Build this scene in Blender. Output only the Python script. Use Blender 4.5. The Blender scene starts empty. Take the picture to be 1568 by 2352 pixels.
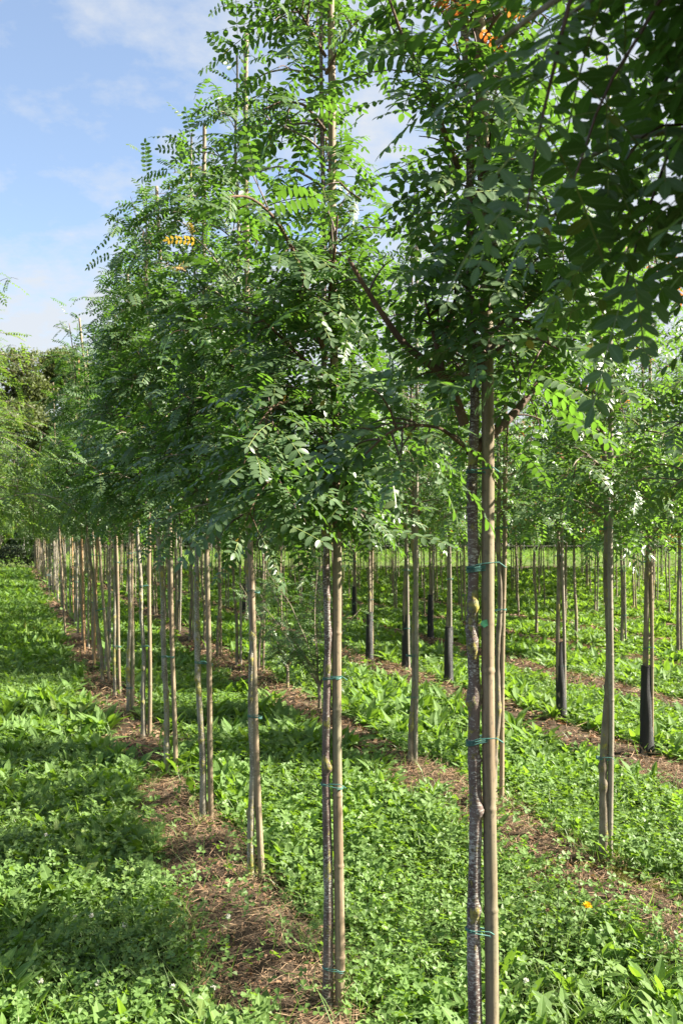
import bpy, math, random
import numpy as np
C = bpy.context
scene = C.scene
R = math.radians

# ------------------------------------------------------------------ camera
EYE = 1.7
cam_d = bpy.data.cameras.new("camera")
cam = bpy.data.objects.new("camera", cam_d)
scene.collection.objects.link(cam)
cam.location = (0, 0, EYE)
cam.rotation_euler = (R(90), 0, 0)
cam_d.sensor_fit = 'VERTICAL'
cam_d.sensor_height = 36
cam_d.lens = 32.0
cam_d.shift_y = 44 / 2352
cam_d.clip_start = 0.05
cam_d.clip_end = 2000
cam_d.dof.use_dof = True
cam_d.dof.focus_distance = 3.3
cam_d.dof.aperture_fstop = 9.0
scene.camera = cam

# ------------------------------------------------------------------ light
SUN_AZ, SUN_EL = 91.0, 37.0          # degrees to the right of the view direction, height
world = bpy.data.worlds.new("World")
scene.world = world
world.use_nodes = True
wn, wl = world.node_tree.nodes, world.node_tree.links
wn.clear()
sky = wn.new('ShaderNodeTexSky')
sky.sky_type = 'NISHITA'
sky.sun_disc = False
sky.sun_elevation = R(SUN_EL)
sky.sun_rotation = R(SUN_AZ)
sky.air_density = 1.0
sky.dust_density = 0.6
sky.ozone_density = 1.6
tc = wn.new('ShaderNodeTexCoord')
sep = wn.new('ShaderNodeSeparateXYZ')
wl.new(tc.outputs['Generated'], sep.inputs[0])
def wmath(op, a, b=None, clamp=False):
    n = wn.new('ShaderNodeMath'); n.operation = op; n.use_clamp = clamp
    for i, v in enumerate((a, b)):
        if v is None: continue
        if isinstance(v, (int, float)): n.inputs[i].default_value = v
        else: wl.new(v, n.inputs[i])
    return n.outputs[0]
zz = wmath('ADD', sep.outputs[2], 0.22)
cx = wmath('DIVIDE', sep.outputs[0], zz)
cy = wmath('DIVIDE', sep.outputs[1], zz)
comb = wn.new('ShaderNodeCombineXYZ')
wl.new(cx, comb.inputs[0]); wl.new(cy, comb.inputs[1])
n1 = wn.new('ShaderNodeTexNoise')
n1.inputs['Scale'].default_value = 3.2
n1.inputs['Detail'].default_value = 9
n1.inputs['Roughness'].default_value = 0.62
n1.inputs['Distortion'].default_value = 0.25
wl.new(comb.outputs[0], n1.inputs['Vector'])
n2 = wn.new('ShaderNodeTexNoise')
n2.inputs['Scale'].default_value = 11.0
n2.inputs['Detail'].default_value = 6
n2.inputs['Roughness'].default_value = 0.6
wl.new(comb.outputs[0], n2.inputs['Vector'])
# more cloud towards the sun side and in a low bank near the horizon
bias = wmath('MULTIPLY', sep.outputs[0], 0.36)
low = wmath('MULTIPLY', wmath('SUBTRACT', 0.31, sep.outputs[2], True), 1.9)
v = wmath('ADD', wmath('MULTIPLY', n1.outputs[0], 0.55), wmath('MULTIPLY', n2.outputs[0], 0.45))
v = wmath('ADD', wmath('ADD', v, bias), low)
cl = wmath('MULTIPLY', wmath('SUBTRACT', v, 0.385), 4.6, True)
cl = wmath('ADD', wmath('MULTIPLY', cl, 0.78), 0.15)
mixc = wn.new('ShaderNodeMix'); mixc.data_type = 'RGBA'
wl.new(cl, mixc.inputs[0])
wl.new(sky.outputs[0], mixc.inputs[6])
mixc.inputs[7].default_value = (2.9, 3.05, 3.25, 1)
bg = wn.new('ShaderNodeBackground')
bg.inputs[1].default_value = 0.06
wl.new(mixc.outputs[2], bg.inputs[0])
wo = wn.new('ShaderNodeOutputWorld')
wl.new(bg.outputs[0], wo.inputs[0])

sun_d = bpy.data.lights.new("sun", 'SUN')
sun_d.energy = 5.0
sun_d.angle = R(0.5)
sun_d.color = (1.0, 0.93, 0.80)
sun = bpy.data.objects.new("sun", sun_d)
scene.collection.objects.link(sun)
# the sun shines along local -Z
sd = np.array([math.sin(R(SUN_AZ)) * math.cos(R(SUN_EL)), math.cos(R(SUN_AZ)) * math.cos(R(SUN_EL)), math.sin(R(SUN_EL))])
from mathutils import Vector
sun.rotation_euler = Vector(sd).to_track_quat('Z', 'Y').to_euler()
sun.location = (8, 1, 9)

scene.view_settings.view_transform = 'Standard'
scene.view_settings.look = 'None'
scene.view_settings.gamma = 1
scene.view_settings.exposure = 2.2
scene.cycles.max_bounces = 7
scene.cycles.diffuse_bounces = 3
scene.cycles.glossy_bounces = 2
scene.cycles.transmission_bounces = 5
scene.cycles.transparent_max_bounces = 6
scene.cycles.sample_clamp_indirect = 6
scene.cycles.use_denoising = True

# ------------------------------------------------------------------ helpers
F = 2090.0            # focal length in the photograph's reading pixels
SK = -0.363           # the rows run towards upper left: x changes by SK per metre of y
ROW0, PITCH = 0.66 * EYE, 1.04 * EYE
STEP = 0.977          # tree distance along a row, measured in y

def G(x, y):          # ground point seen at reading pixel x, y
    d = EYE * F / (y - 1220.0)
    return np.array([(x - 784.0) / F * d, d, 0.0])
def P(x, y, d):       # point seen at reading pixel x, y that stands d metres away
    return np.array([(x - 784.0) / F * d, d, EYE - (y - 1220.0) / F * d])

def vnoise(x, y, seed=0):
    x = np.asarray(x, float); y = np.asarray(y, float)
    xi = np.floor(x).astype(np.int64); yi = np.floor(y).astype(np.int64)
    fx = x - xi; fy = y - yi
    fx = fx * fx * (3 - 2 * fx); fy = fy * fy * (3 - 2 * fy)
    def h(a, b):
        n = (a * 374761393 + b * 668265263 + seed * 1442695041) & 0xffffffff
        n = ((n ^ (n >> 13)) * 1274126177) & 0xffffffff
        return ((n ^ (n >> 16)) & 0xffff) / 65535.0
    a = h(xi, yi); b = h(xi + 1, yi); c = h(xi, yi + 1); d = h(xi + 1, yi + 1)
    return (a * (1 - fx) + b * fx) * (1 - fy) + (c * (1 - fx) + d * fx) * fy
def fbm(x, y, seed=0, octs=4):
    s = 0; a = 0.5; t = 0
    for i in range(octs):
        s = s + a * vnoise(np.asarray(x) * 2 ** i + 17.3 * i, np.asarray(y) * 2 ** i - 9.1 * i, seed + i); t += a; a *= 0.5
    return s / t

def row_pos(x, y):    # signed distance (in x) from the nearest row line, and its number
    s = np.asarray(x) - SK * np.asarray(y) - ROW0
    k = np.round(s / PITCH)
    return s - k * PITCH, k
NURSERY_END = 43.0
def soil_mask(x, y):
    x = np.asarray(x, float); y = np.asarray(y, float)
    d, k = row_pos(x, y)
    d = d + 0.11
    w = 0.25 + 0.24 * (fbm(x * 1.6, y * 1.1, 3) - 0.5) * 2 + 0.20 * (fbm(x * 7, y * 7, 9) - 0.5) * 2
    w = np.where(k > 0.5, w + 0.03, w - .01)
    m = np.clip((w - np.abs(d)) / 0.10 + 0.5, 0, 1)
    m = np.where(y > NURSERY_END, 0, m)
    bare = np.clip(1 - np.abs(y - (NURSERY_END - 1.0)) / 2.5, 0, 1)
    return np.clip(np.maximum(m, np.clip(bare * 3, 0, 1)), 0, 1)
def ground_z(x, y):
    x = np.asarray(x, float); y = np.asarray(y, float)
    d, k = row_pos(x, y)
    fade = np.clip(1.3 - y / 40.0, 0, 1)
    ridge = 0.055 * np.exp(-((d + 0.05) / 0.27) ** 2) * np.where(y > NURSERY_END, 0, 1)
    t = (y - 0.2) / STEP
    ridge = ridge * (0.75 + 0.5 * fbm(x * 1.3, y * 1.3, 40))
    n = 0.03 * (fbm(x * 2.2, y * 2.2, 21) - 0.5) + 0.035 * (fbm(x * 8, y * 8, 33) - 0.5) * soil_mask(x, y)
    return (ridge + n) * fade

def mesh_np(name, verts, tris=None, quads=None, mt=None, mq=None, smooth=True, mats=()):
    me = bpy.data.meshes.new(name)
    verts = np.asarray(verts, np.float32).reshape(-1, 3)
    tris = np.zeros((0, 3), np.int32) if tris is None else np.asarray(tris, np.int32).reshape(-1, 3)
    quads = np.zeros((0, 4), np.int32) if quads is None else np.asarray(quads, np.int32).reshape(-1, 4)
    me.vertices.add(len(verts)); me.vertices.foreach_set('co', verts.ravel())
    loops = np.concatenate([tris.ravel(), quads.ravel()]).astype(np.int32)
    me.loops.add(len(loops)); me.loops.foreach_set('vertex_index', loops)
    nt, nq = len(tris), len(quads)
    me.polygons.add(nt + nq)
    st = np.concatenate([np.arange(nt) * 3, nt * 3 + np.arange(nq) * 4]).astype(np.int32)
    me.polygons.foreach_set('loop_start', st)
    me.polygons.foreach_set('loop_total', np.concatenate([np.full(nt, 3), np.full(nq, 4)]).astype(np.int32))
    if mt is not None or mq is not None:
        a = np.zeros(nt, np.int32) if mt is None else np.asarray(mt, np.int32)
        b = np.zeros(nq, np.int32) if mq is None else np.asarray(mq, np.int32)
        me.polygons.foreach_set('material_index', np.concatenate([a, b]))
    me.polygons.foreach_set('use_smooth', np.full(nt + nq, bool(smooth)))
    for m in mats: me.materials.append(m)
    me.update(calc_edges=True); me.validate()
    return me

def unit(a):
    a = np.asarray(a, float)
    return a / np.maximum(np.linalg.norm(a, axis=-1, keepdims=True), 1e-9)

class Geo:            # collects faces of several shapes that belong to ONE part
    def __init__(s): s.k = []; s.w = []; s.u = []; s.v = []; s.t = []; s.q = []; s.mt = []; s.mq = []; s.n = 0
    def add(s, v, t=None, q=None, m=0, w=None, u=None, k=None):
        v = np.asarray(v, float).reshape(-1, 3)
        s.k.append(np.zeros(len(v)) if k is None else k); s.w.append(np.full(len(v), .3) if w is None else w); s.u.append(np.full(len(v), .5) if u is None else u)
        if t is not None and len(t):
            t = np.asarray(t).reshape(-1, 3); s.t.append(t + s.n); s.mt.append(np.full(len(t), m))
        if q is not None and len(q):
            q = np.asarray(q).reshape(-1, 4); s.q.append(q + s.n); s.mq.append(np.full(len(q), m))
        s.v.append(v); s.n += len(v)
    def mesh(s, name, mats, smooth=True):
        cat = lambda l, w: np.concatenate(l) if l else np.zeros((0, w), np.int32)
        me = mesh_np(name, np.concatenate(s.v), cat(s.t, 3), cat(s.q, 4),
                     np.concatenate(s.mt) if s.mt else None, np.concatenate(s.mq) if s.mq else None, smooth, mats)
        if any(a.max(initial=0) > 0 for a in s.k):
            at = me.attributes.new('knot', 'FLOAT', 'POINT'); at.data.foreach_set('value', np.concatenate(s.k).astype(np.float32))
        if any(len(set(np.round(a[:9], 3))) > 1 for a in s.w[:3]):
            for nm, l in (('across', s.w), ('along', s.u)):
                at = me.attributes.new(nm, 'FLOAT', 'POINT'); at.data.foreach_set('value', np.concatenate(l).astype(np.float32))
        return me
    def tube(s, pts, rad, n=8, m=0, bulge=None, cap=True):
        pts = np.asarray(pts, float); k = len(pts)
        rad = np.broadcast_to(np.asarray(rad, float), (k,))
        tg = unit(np.gradient(pts, axis=0))
        ref = np.array([0.0, 1.0, 0.0]) if abs(tg[0] @ np.array([0, 1.0, 0])) < 0.8 else np.array([1.0, 0, 0])
        a = np.zeros((k, 3)); u = ref
        for i in range(k):
            u = u - (u @ tg[i]) * tg[i]; u = u / max(np.linalg.norm(u), 1e-9); a[i] = u
        b = np.cross(tg, a)
        th = np.arange(n) / n * 2 * math.pi
        rr = rad[:, None] * np.ones((1, n))
        kk = None
        if bulge is not None: rr, kk = bulge(rr, th)
        v = pts[:, None, :] + rr[..., None] * (np.cos(th)[None, :, None] * a[:, None, :] + np.sin(th)[None, :, None] * b[:, None, :])
        i = np.arange(k - 1)[:, None] * n; j = np.arange(n)[None, :]; j2 = (j + 1) % n
        q = np.stack([i + j, i + j2, i + n + j2, i + n + j], -1).reshape(-1, 4)
        v = v.reshape(-1, 3); t = None
        if cap:
            v = np.concatenate([v, pts[-1:] + tg[-1:] * rad[-1] * 0.3])
            e = (k - 1) * n
            t = np.stack([e + np.arange(n), e + (np.arange(n) + 1) % n, np.full(n, k * n)], -1)
        if kk is not None: kk = np.concatenate([kk.ravel(), np.zeros(len(v) - k * n)])
        s.add(v, t, q, m, k=kk)
    def leaves(s, p, a, nr, L, W, tpl, m=0, fold=0.25, curl=0.15):
        if len(p) == 0: return
        uv, t, q = tpl
        a = unit(a); b = unit(np.cross(nr, a)); nn = np.cross(a, b)
        u = uv[:, 0][None, :, None]; w = uv[:, 1][None, :, None]
        L = np.asarray(L, float).reshape(-1, 1, 1) * np.ones((len(p), 1, 1)); W = np.asarray(W, float).reshape(-1, 1, 1) * np.ones((len(p), 1, 1))
        fo = np.asarray(fold, float).reshape(-1, 1, 1); cu = np.asarray(curl, float).reshape(-1, 1, 1)
        v = p[:, None, :] + a[:, None, :] * u * L + b[:, None, :] * w * W + nn[:, None, :] * (np.abs(w) * W * fo - cu * L * u * u)
        k = len(uv); off = (np.arange(len(p)) * k)[:, None, None]
        s.add(v.reshape(-1, 3), (t[None] + off).reshape(-1, 3) if len(t) else None, (q[None] + off).reshape(-1, 4) if len(q) else None, m, np.tile(uv[:, 1], len(p)), np.tile(uv[:, 0], len(p)))

def tpl_strip(us, ws):      # leaf outline with a midrib: half widths ws at stations us; closes at both ends when ws is 0
    uv = [(us[0], 0)]; t = []; q = []
    idx = []
    for u, w in zip(us[1:-1], ws[1:-1]):
        idx.append(len(uv)); uv += [(u, -w), (u, 0), (u, w)]
    tip = len(uv); uv.append((us[-1], 0))
    f = idx[0]; t += [(0, f + 1, f), (0, f + 2, f + 1)]
    for i, j in zip(idx[:-1], idx[1:]):
        q += [(i, i + 1, j + 1, j), (i + 1, i + 2, j + 2, j + 1)]
    l = idx[-1]; t += [(l, l + 1, tip), (l + 1, l + 2, tip)]
    return np.array(uv, float), np.array(t), np.array(q).reshape(-1, 4)
TPL_NEAR = tpl_strip([0, .12, .35, .62, .86, 1], [0, .26, .48, .5, .30, 0])
TPL_MID = tpl_strip([0, .25, .65, 1], [0, .42, .46, 0])
TPL_LOW = (np.array([(0, 0), (.45, -.5), (1, 0), (.45, .5)]), np.array([(0, 2, 1), (0, 3, 2)]), np.zeros((0, 4), int))
TPL_LANCE = tpl_strip([0, .2, .5, .8, 1], [0, .42, .5, .26, 0])
TPL_CLOVER = tpl_strip([0, .35, .75, 1.0], [0, .30, .5, 0])
TPL_DAND = tpl_strip([0, .14, .2, .34, .4, .55, .6, .76, .9, 1], [0, .10, .24, .16, .38, .24, .5, .48, .26, 0])
TPL_DOCK = tpl_strip([0, .12, .3, .55, .8, 1], [0, .16, .46, .5, .3, 0])
TPL_BLADE = tpl_strip([0, .3, .65, 1], [0, .5, .38, 0])

# ------------------------------------------------------------------ materials
def nt_mat(name):
    m = bpy.data.materials.new(name); m.use_nodes = True
    nt = m.node_tree; nt.nodes.clear()
    return m, nt, nt.nodes, nt.links
def ramp(nd, stops):
    r = nd.new('ShaderNodeValToRGB')
    el = r.color_ramp.elements
    while len(el) < len(stops): el.new(0.5)
    for e, (p, c) in zip(el, stops):
        e.position = p; e.color = (*c, 1)
    return r
def leaf_mat(name, stops, under, trans, tfac=0.38, rough=0.36, spec=0.5, noise=6.0):
    m, nt, nd, ln = nt_mat(name)
    g = nd.new('ShaderNodeNewGeometry')
    r = ramp(nd, stops); ln.new(g.outputs['Random Per Island'], r.inputs[0])
    t = nd.new('ShaderNodeTexCoord'); no = nd.new('ShaderNodeTexNoise'); no.inputs['Scale'].default_value = noise; no.inputs['Detail'].default_value = 3
    ln.new(t.outputs['Object'], no.inputs['Vector'])
    hs = nd.new('ShaderNodeHueSaturation')
    mr = nd.new('ShaderNodeMapRange'); mr.inputs[1].default_value = 0.3; mr.inputs[2].default_value = 0.7; mr.inputs[3].default_value = 0.72; mr.inputs[4].default_value = 1.3
    ln.new(no.outputs[0], mr.inputs[0]); ln.new(mr.outputs[0], hs.inputs['Value']); ln.new(r.outputs[0], hs.inputs['Color'])
    nb_ = nd.new('ShaderNodeTexNoise'); nb_.inputs['Scale'].default_value = noise * .45; nb_.inputs['Detail'].default_value = 4; ln.new(t.outputs['Object'], nb_.inputs['Vector'])
    mh = nd.new('ShaderNodeMapRange'); mh.inputs[1].default_value = .3; mh.inputs[2].default_value = .7; mh.inputs[3].default_value = .472; mh.inputs[4].default_value = .518
    ln.new(nb_.outputs[0], mh.inputs[0]); ln.new(mh.outputs[0], hs.inputs['Hue'])
    mx = nd.new('ShaderNodeMix'); mx.data_type = 'RGBA'
    mm = nd.new('ShaderNodeMath'); mm.operation = 'MULTIPLY'; mm.inputs[1].default_value = 0.75
    ln.new(g.outputs['Backfacing'], mm.inputs[0]); ln.new(mm.outputs[0], mx.inputs[0])
    ln.new(hs.outputs[0], mx.inputs[6]); mx.inputs[7].default_value = (*under, 1)
    # pale midrib and faint side veins that follow the leaf
    aw = nd.new('ShaderNodeAttribute'); aw.attribute_name = 'across'
    au = nd.new('ShaderNodeAttribute'); au.attribute_name = 'along'
    ab = nd.new('ShaderNodeMath'); ab.operation = 'ABSOLUTE'; ln.new(aw.outputs['Fac'], ab.inputs[0])
    rib = nd.new('ShaderNodeMapRange'); rib.inputs[1].default_value = .0; rib.inputs[2].default_value = .07; rib.inputs[3].default_value = .45; rib.inputs[4].default_value = 0
    ln.new(ab.outputs[0], rib.inputs[0])
    vs = nd.new('ShaderNodeMath'); vs.operation = 'MULTIPLY_ADD'; vs.inputs[1].default_value = -.45; ln.new(ab.outputs[0], vs.inputs[0]); ln.new(au.outputs['Fac'], vs.inputs[2])
    sn = nd.new('ShaderNodeMath'); sn.operation = 'SINE'; m60 = nd.new('ShaderNodeMath'); m60.operation = 'MULTIPLY'; m60.inputs[1].default_value = 48; ln.new(vs.outputs[0], m60.inputs[0]); ln.new(m60.outputs[0], sn.inputs[0])
    vm = nd.new('ShaderNodeMapRange'); vm.inputs[1].default_value = .5; vm.inputs[2].default_value = 1; vm.inputs[3].default_value = 0; vm.inputs[4].default_value = .12; ln.new(sn.outputs[0], vm.inputs[0])
    rs = nd.new('ShaderNodeMath'); rs.operation = 'MAXIMUM'; ln.new(rib.outputs[0], rs.inputs[0]); ln.new(vm.outputs[0], rs.inputs[1])
    mv = nd.new('ShaderNodeMix'); mv.data_type = 'RGBA'; ln.new(rs.outputs[0], mv.inputs[0]); ln.new(mx.outputs[2], mv.inputs[6]); mv.inputs[7].default_value = (*(min(1, 1.9 * c + .03) for c in under), 1)
    mx = mv
    p = nd.new('ShaderNodeBsdfPrincipled')
    ln.new(mx.outputs[2], p.inputs['Base Color']); p.inputs['Roughness'].default_value = rough
    p.inputs['Specular IOR Level'].default_value = spec
    tr = nd.new('ShaderNodeBsdfTranslucent')
    tm = nd.new('ShaderNodeMix'); tm.data_type = 'RGBA'; tm.blend_type = 'MULTIPLY'; tm.inputs[0].default_value = 0.0
    h2 = nd.new('ShaderNodeHueSaturation'); h2.inputs['Color'].default_value = (*trans, 1); ln.new(mr.outputs[0], h2.inputs['Value'])
    ln.new(h2.outputs[0], tr.inputs[0])
    ms = nd.new('ShaderNodeMixShader'); ms.inputs[0].default_value = tfac
    ln.new(p.outputs[0], ms.inputs[1]); ln.new(tr.outputs[0], ms.inputs[2])
    o = nd.new('ShaderNodeOutputMaterial'); ln.new(ms.outputs[0], o.inputs[0])
    return m
M = {}
M['leaf'] = leaf_mat('glossy_pinnate_leaf', [(0, (.026, .062, .022)), (.5, (.040, .088, .025)), (.95, (.062, .118, .028)), (.99, (.16, .16, .03)), (1, (.35, .20, .03))],
                     (.085, .130, .065), (.165, .35, .03), .31, .38, .32)
M['leaf_fresh'] = leaf_mat('fresh_pinnate_leaf', [(0, (.030, .072, .024)), (.6, (.045, .098, .028)), (.95, (.070, .130, .034)), (.985, (.28, .20, .03)), (1, (.40, .10, .03))],
                     (.09, .14, .065), (.195, .385, .035), .34, .36, .42)
M['leaf_yellow'] = leaf_mat('yellowing_leaf', [(0, (.045, .10, .026)), (.6, (.075, .145, .03)), (.86, (.12, .18, .035)), (1, (.42, .32, .03))],
                     (.10, .16, .06), (.25, .42, .04), .36, .4, .4)
M['leaf_red'] = leaf_mat('rust_red_leaf', [(0, (.28, .05, .02)), (.6, (.42, .10, .03)), (1, (.50, .24, .04))], (.36, .14, .06), (.7, .22, .04), .4, .45, .4)
M['leaf_orange'] = leaf_mat('orange_leaf', [(0, (.26, .17, .03)), (.6, (.33, .25, .05)), (1, (.36, .15, .04))], (.36, .25, .1), (.65, .42, .05), .36, .45, .4)
M['leaf_oak'] = leaf_mat('olive_leaf', [(0, (.042, .060, .017)), (.6, (.075, .095, .024)), (1, (.125, .125, .036))], (.09, .11, .045), (.20, .26, .05), .3, .5, .3, .6)
M['leaf_hedge'] = leaf_mat('dark_hedge_leaf', [(0, (.012, .024, .010)), (.8, (.022, .042, .014)), (1, (.06, .035, .02))], (.03, .045, .02), (.05, .09, .02), .2, .5, .3, .5)
M['clover'] = leaf_mat('clover_leaf', [(0, (.038, .085, .011)), (.6, (.068, .134, .016)), (.97, (.135, .195, .031)), (1, (.30, .28, .06))], (.115, .19, .055), (.27, .46, .03), .34, .5, .3, 2.0)
M['weed'] = leaf_mat('broad_weed_leaf', [(0, (.040, .092, .013)), (.6, (.074, .148, .020)), (.95, (.150, .220, .037)), (1, (.32, .28, .07))], (.12, .195, .06), (.28, .48, .035), .34, .55, .15, 2.0)
M['grass'] = leaf_mat('grass_blade', [(0, (.065, .145, .025)), (.7, (.12, .22, .04)), (1, (.28, .27, .08))], (.14, .22, .07), (.3, .5, .06), .36, .4, .4, 2.0)
M['straw'] = leaf_mat('dry_straw', [(0, (.050, .036, .024)), (.45, (.115, .083, .053)), (.8, (.25, .19, .12)), (1, (.46, .38, .25))], (.3, .2, .12), (.4, .25, .1), .12, .7, .2, 3.0)
M['litter'] = leaf_mat('dead_leaf', [(0, (.030, .021, .016)), (.5, (.080, .053, .038)), (.87, (.15, .092, .060)), (.96, (.26, .18, .12)), (1, (.50, .30, .06))], (.2, .11, .06), (.4, .18, .06), .12, .6, .3, 3.0)
M['moss'] = leaf_mat('yellow_moss', [(0, (.07, .085, .015)), (1, (.17, .17, .03))], (.12, .12, .03), (.2, .22, .03), .2, .8, .1, 20.0)
M['petal_white'] = leaf_mat('white_petal', [(0, (.70, .68, .58)), (1, (.82, .80, .74))], (.7, .68, .6), (.8, .8, .7), .3, .6, .2)
M['petal_yellow'] = leaf_mat('yellow_petal', [(0, (.80, .50, .01)), (1, (.85, .62, .03))], (.8, .55, .02), (.9, .6, .02), .3, .6, .2)

def simple(name, col, rough=.6, bump=None):
    m, nt, nd, ln = nt_mat(name)
    p = nd.new('ShaderNodeBsdfPrincipled'); p.inputs['Roughness'].default_value = rough
    t = nd.new('ShaderNodeTexCoord'); no = nd.new('ShaderNodeTexNoise'); no.inputs['Scale'].default_value = 40; no.inputs['Detail'].default_value = 4
    ln.new(t.outputs['Object'], no.inputs['Vector'])
    r = ramp(nd, [(.3, tuple(c * .65 for c in col)), (.7, tuple(min(1, c * 1.25) for c in col))]); ln.new(no.outputs[0], r.inputs[0])
    ln.new(r.outputs[0], p.inputs['Base Color'])
    if bump:
        b = nd.new('ShaderNodeBump'); b.inputs['Strength'].default_value = bump; b.inputs['Distance'].default_value = .002
        ln.new(no.outputs[0], b.inputs['Height']); ln.new(b.outputs[0], p.inputs['Normal'])
    o = nd.new('ShaderNodeOutputMaterial'); ln.new(p.outputs[0], o.inputs[0])
    return m
M['stem'] = simple('green_leaf_stalk', (.13, .17, .04), .5)
M['twig'] = simple('brown_twig', (.085, .045, .028), .55)
M['twine'] = simple('teal_twine', (.055, .165, .140), .55)
M['tag'] = simple('green_plastic_tag', (.05, .22, .11), .35)
M['tag_white'] = simple('white_plastic_tag', (.75, .75, .72), .4)
M['rail'] = simple('grey_fence_wood', (.22, .20, .18), .8)
M['cut'] = simple('pruned_wood', (.30, .20, .13), .8, .5)

def bark_mat(name, dark, light, flake, lichen_amt, flake_amt, scale=1.0):
    m, nt, nd, ln = nt_mat(name)
    t = nd.new('ShaderNodeTexCoord')
    oi = nd.new('ShaderNodeObjectInfo')
    off = nd.new('ShaderNodeVectorMath'); off.operation = 'ADD'
    sc = nd.new('ShaderNodeVectorMath'); sc.operation = 'SCALE'; sc.inputs['Scale'].default_value = 37.0
    cmb = nd.new('ShaderNodeCombineXYZ')
    for i in range(3): ln.new(oi.outputs['Random'], cmb.inputs[i])
    ln.new(cmb.outputs[0], sc.inputs[0]); ln.new(t.outputs['Object'], off.inputs[0]); ln.new(sc.outputs[0], off.inputs[1])
    def noise(vec_scale, s, det=4, rough=.6):
        mp = nd.new('ShaderNodeMapping'); mp.inputs['Scale'].default_value = vec_scale
        ln.new(off.outputs[0], mp.inputs[0])
        n = nd.new('ShaderNodeTexNoise'); n.inputs['Scale'].default_value = s; n.inputs['Detail'].default_value = det; n.inputs['Roughness'].default_value = rough
        ln.new(mp.outputs[0], n.inputs['Vector']); return n.outputs[0]
    base = ramp(nd, [(.35, dark), (.65, light)]); ln.new(noise((1, 1, .6), 16 * scale, 5), base.inputs[0])
    fl = noise((95, 95, 240), 1.0 * scale, 4, .7)      # short pale dashes lying across the stem
    pat = noise((3, 3, 1.6), 2.2 * scale, 3)
    ad = nd.new('ShaderNodeMath'); ad.operation = 'ADD'; ln.new(fl, ad.inputs[0])
    ml = nd.new('ShaderNodeMath'); ml.operation = 'MULTIPLY'; ml.inputs[1].default_value = .45; ln.new(pat, ml.inputs[0]); ln.new(ml.outputs[0], ad.inputs[1])
    fr = nd.new('ShaderNodeMapRange'); fr.inputs[1].default_value = .80 - flake_amt; fr.inputs[2].default_value = .90 - flake_amt; ln.new(ad.outputs[0], fr.inputs[0])
    m1 = nd.new('ShaderNodeMix'); m1.data_type = 'RGBA'; ln.new(fr.outputs[0], m1.inputs[0]); ln.new(base.outputs[0], m1.inputs[6]); m1.inputs[7].default_value = (*flake, 1)
    li = noise((1, 1, .7), 55 * scale, 6, .8)
    lp = noise((1.6, 1.6, .9), 9 * scale, 3)
    a2 = nd.new('ShaderNodeMath'); a2.operation = 'ADD'; ln.new(li, a2.inputs[0]); ln.new(lp, a2.inputs[1])
    kn = nd.new('ShaderNodeAttribute'); kn.attribute_name = 'knot'
    a3 = nd.new('ShaderNodeMath'); a3.operation = 'MULTIPLY_ADD'; a3.inputs[1].default_value = .17; ln.new(kn.outputs['Fac'], a3.inputs[0]); ln.new(a2.outputs[0], a3.inputs[2]); a2 = a3
    lr = nd.new('ShaderNodeMapRange'); lr.inputs[1].default_value = 1.16 - lichen_amt; lr.inputs[2].default_value = 1.24 - lichen_amt; ln.new(a2.outputs[0], lr.inputs[0])
    lc = ramp(nd, [(.35, (.19, .20, .11)), (.68, (.37, .31, .06))]); ln.new(noise((1, 1, 1), 60, 2), lc.inputs[0])
    m2 = nd.new('ShaderNodeMix'); m2.data_type = 'RGBA'; ln.new(lr.outputs[0], m2.inputs[0]); ln.new(m1.outputs[2], m2.inputs[6]); ln.new(lc.outputs[0], m2.inputs[7])
    p = nd.new('ShaderNodeBsdfPrincipled'); p.inputs['Roughness'].default_value = .75; p.inputs['Specular IOR Level'].default_value = .25
    ln.new(m2.outputs[2], p.inputs['Base Color'])
    hsum = nd.new('ShaderNodeMath'); hsum.operation = 'ADD'; ln.new(ad.outputs[0], hsum.inputs[0]); ln.new(lr.outputs[0], hsum.inputs[1])
    b = nd.new('ShaderNodeBump'); b.inputs['Strength'].default_value = .7; b.inputs['Distance'].default_value = .003; ln.new(hsum.outputs[0], b.inputs['Height'])
    ln.new(b.outputs[0], p.inputs['Normal'])
    o = nd.new('ShaderNodeOutputMaterial'); ln.new(p.outputs[0], o.inputs[0])
    return m
M['bark_flaky'] = bark_mat('flaky_purple_brown_bark', (.085, .056, .050), (.19, .14, .12), (.43, .41, .365), .05, .045)
M['bark_grey'] = bark_mat('grey_lichen_bark', (.15, .13, .10), (.33, .295, .225), (.52, .49, .41), .10, .0)
M['bark_olive'] = bark_mat('smooth_olive_bark', (.13, .105, .075), (.27, .225, .165), (.38, .33, .26), .06, -.06)
M['bark_limb'] = bark_mat('brown_limb_bark', (.075, .048, .032), (.16, .10, .062), (.26, .2, .15), -.05, -.08)

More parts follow.
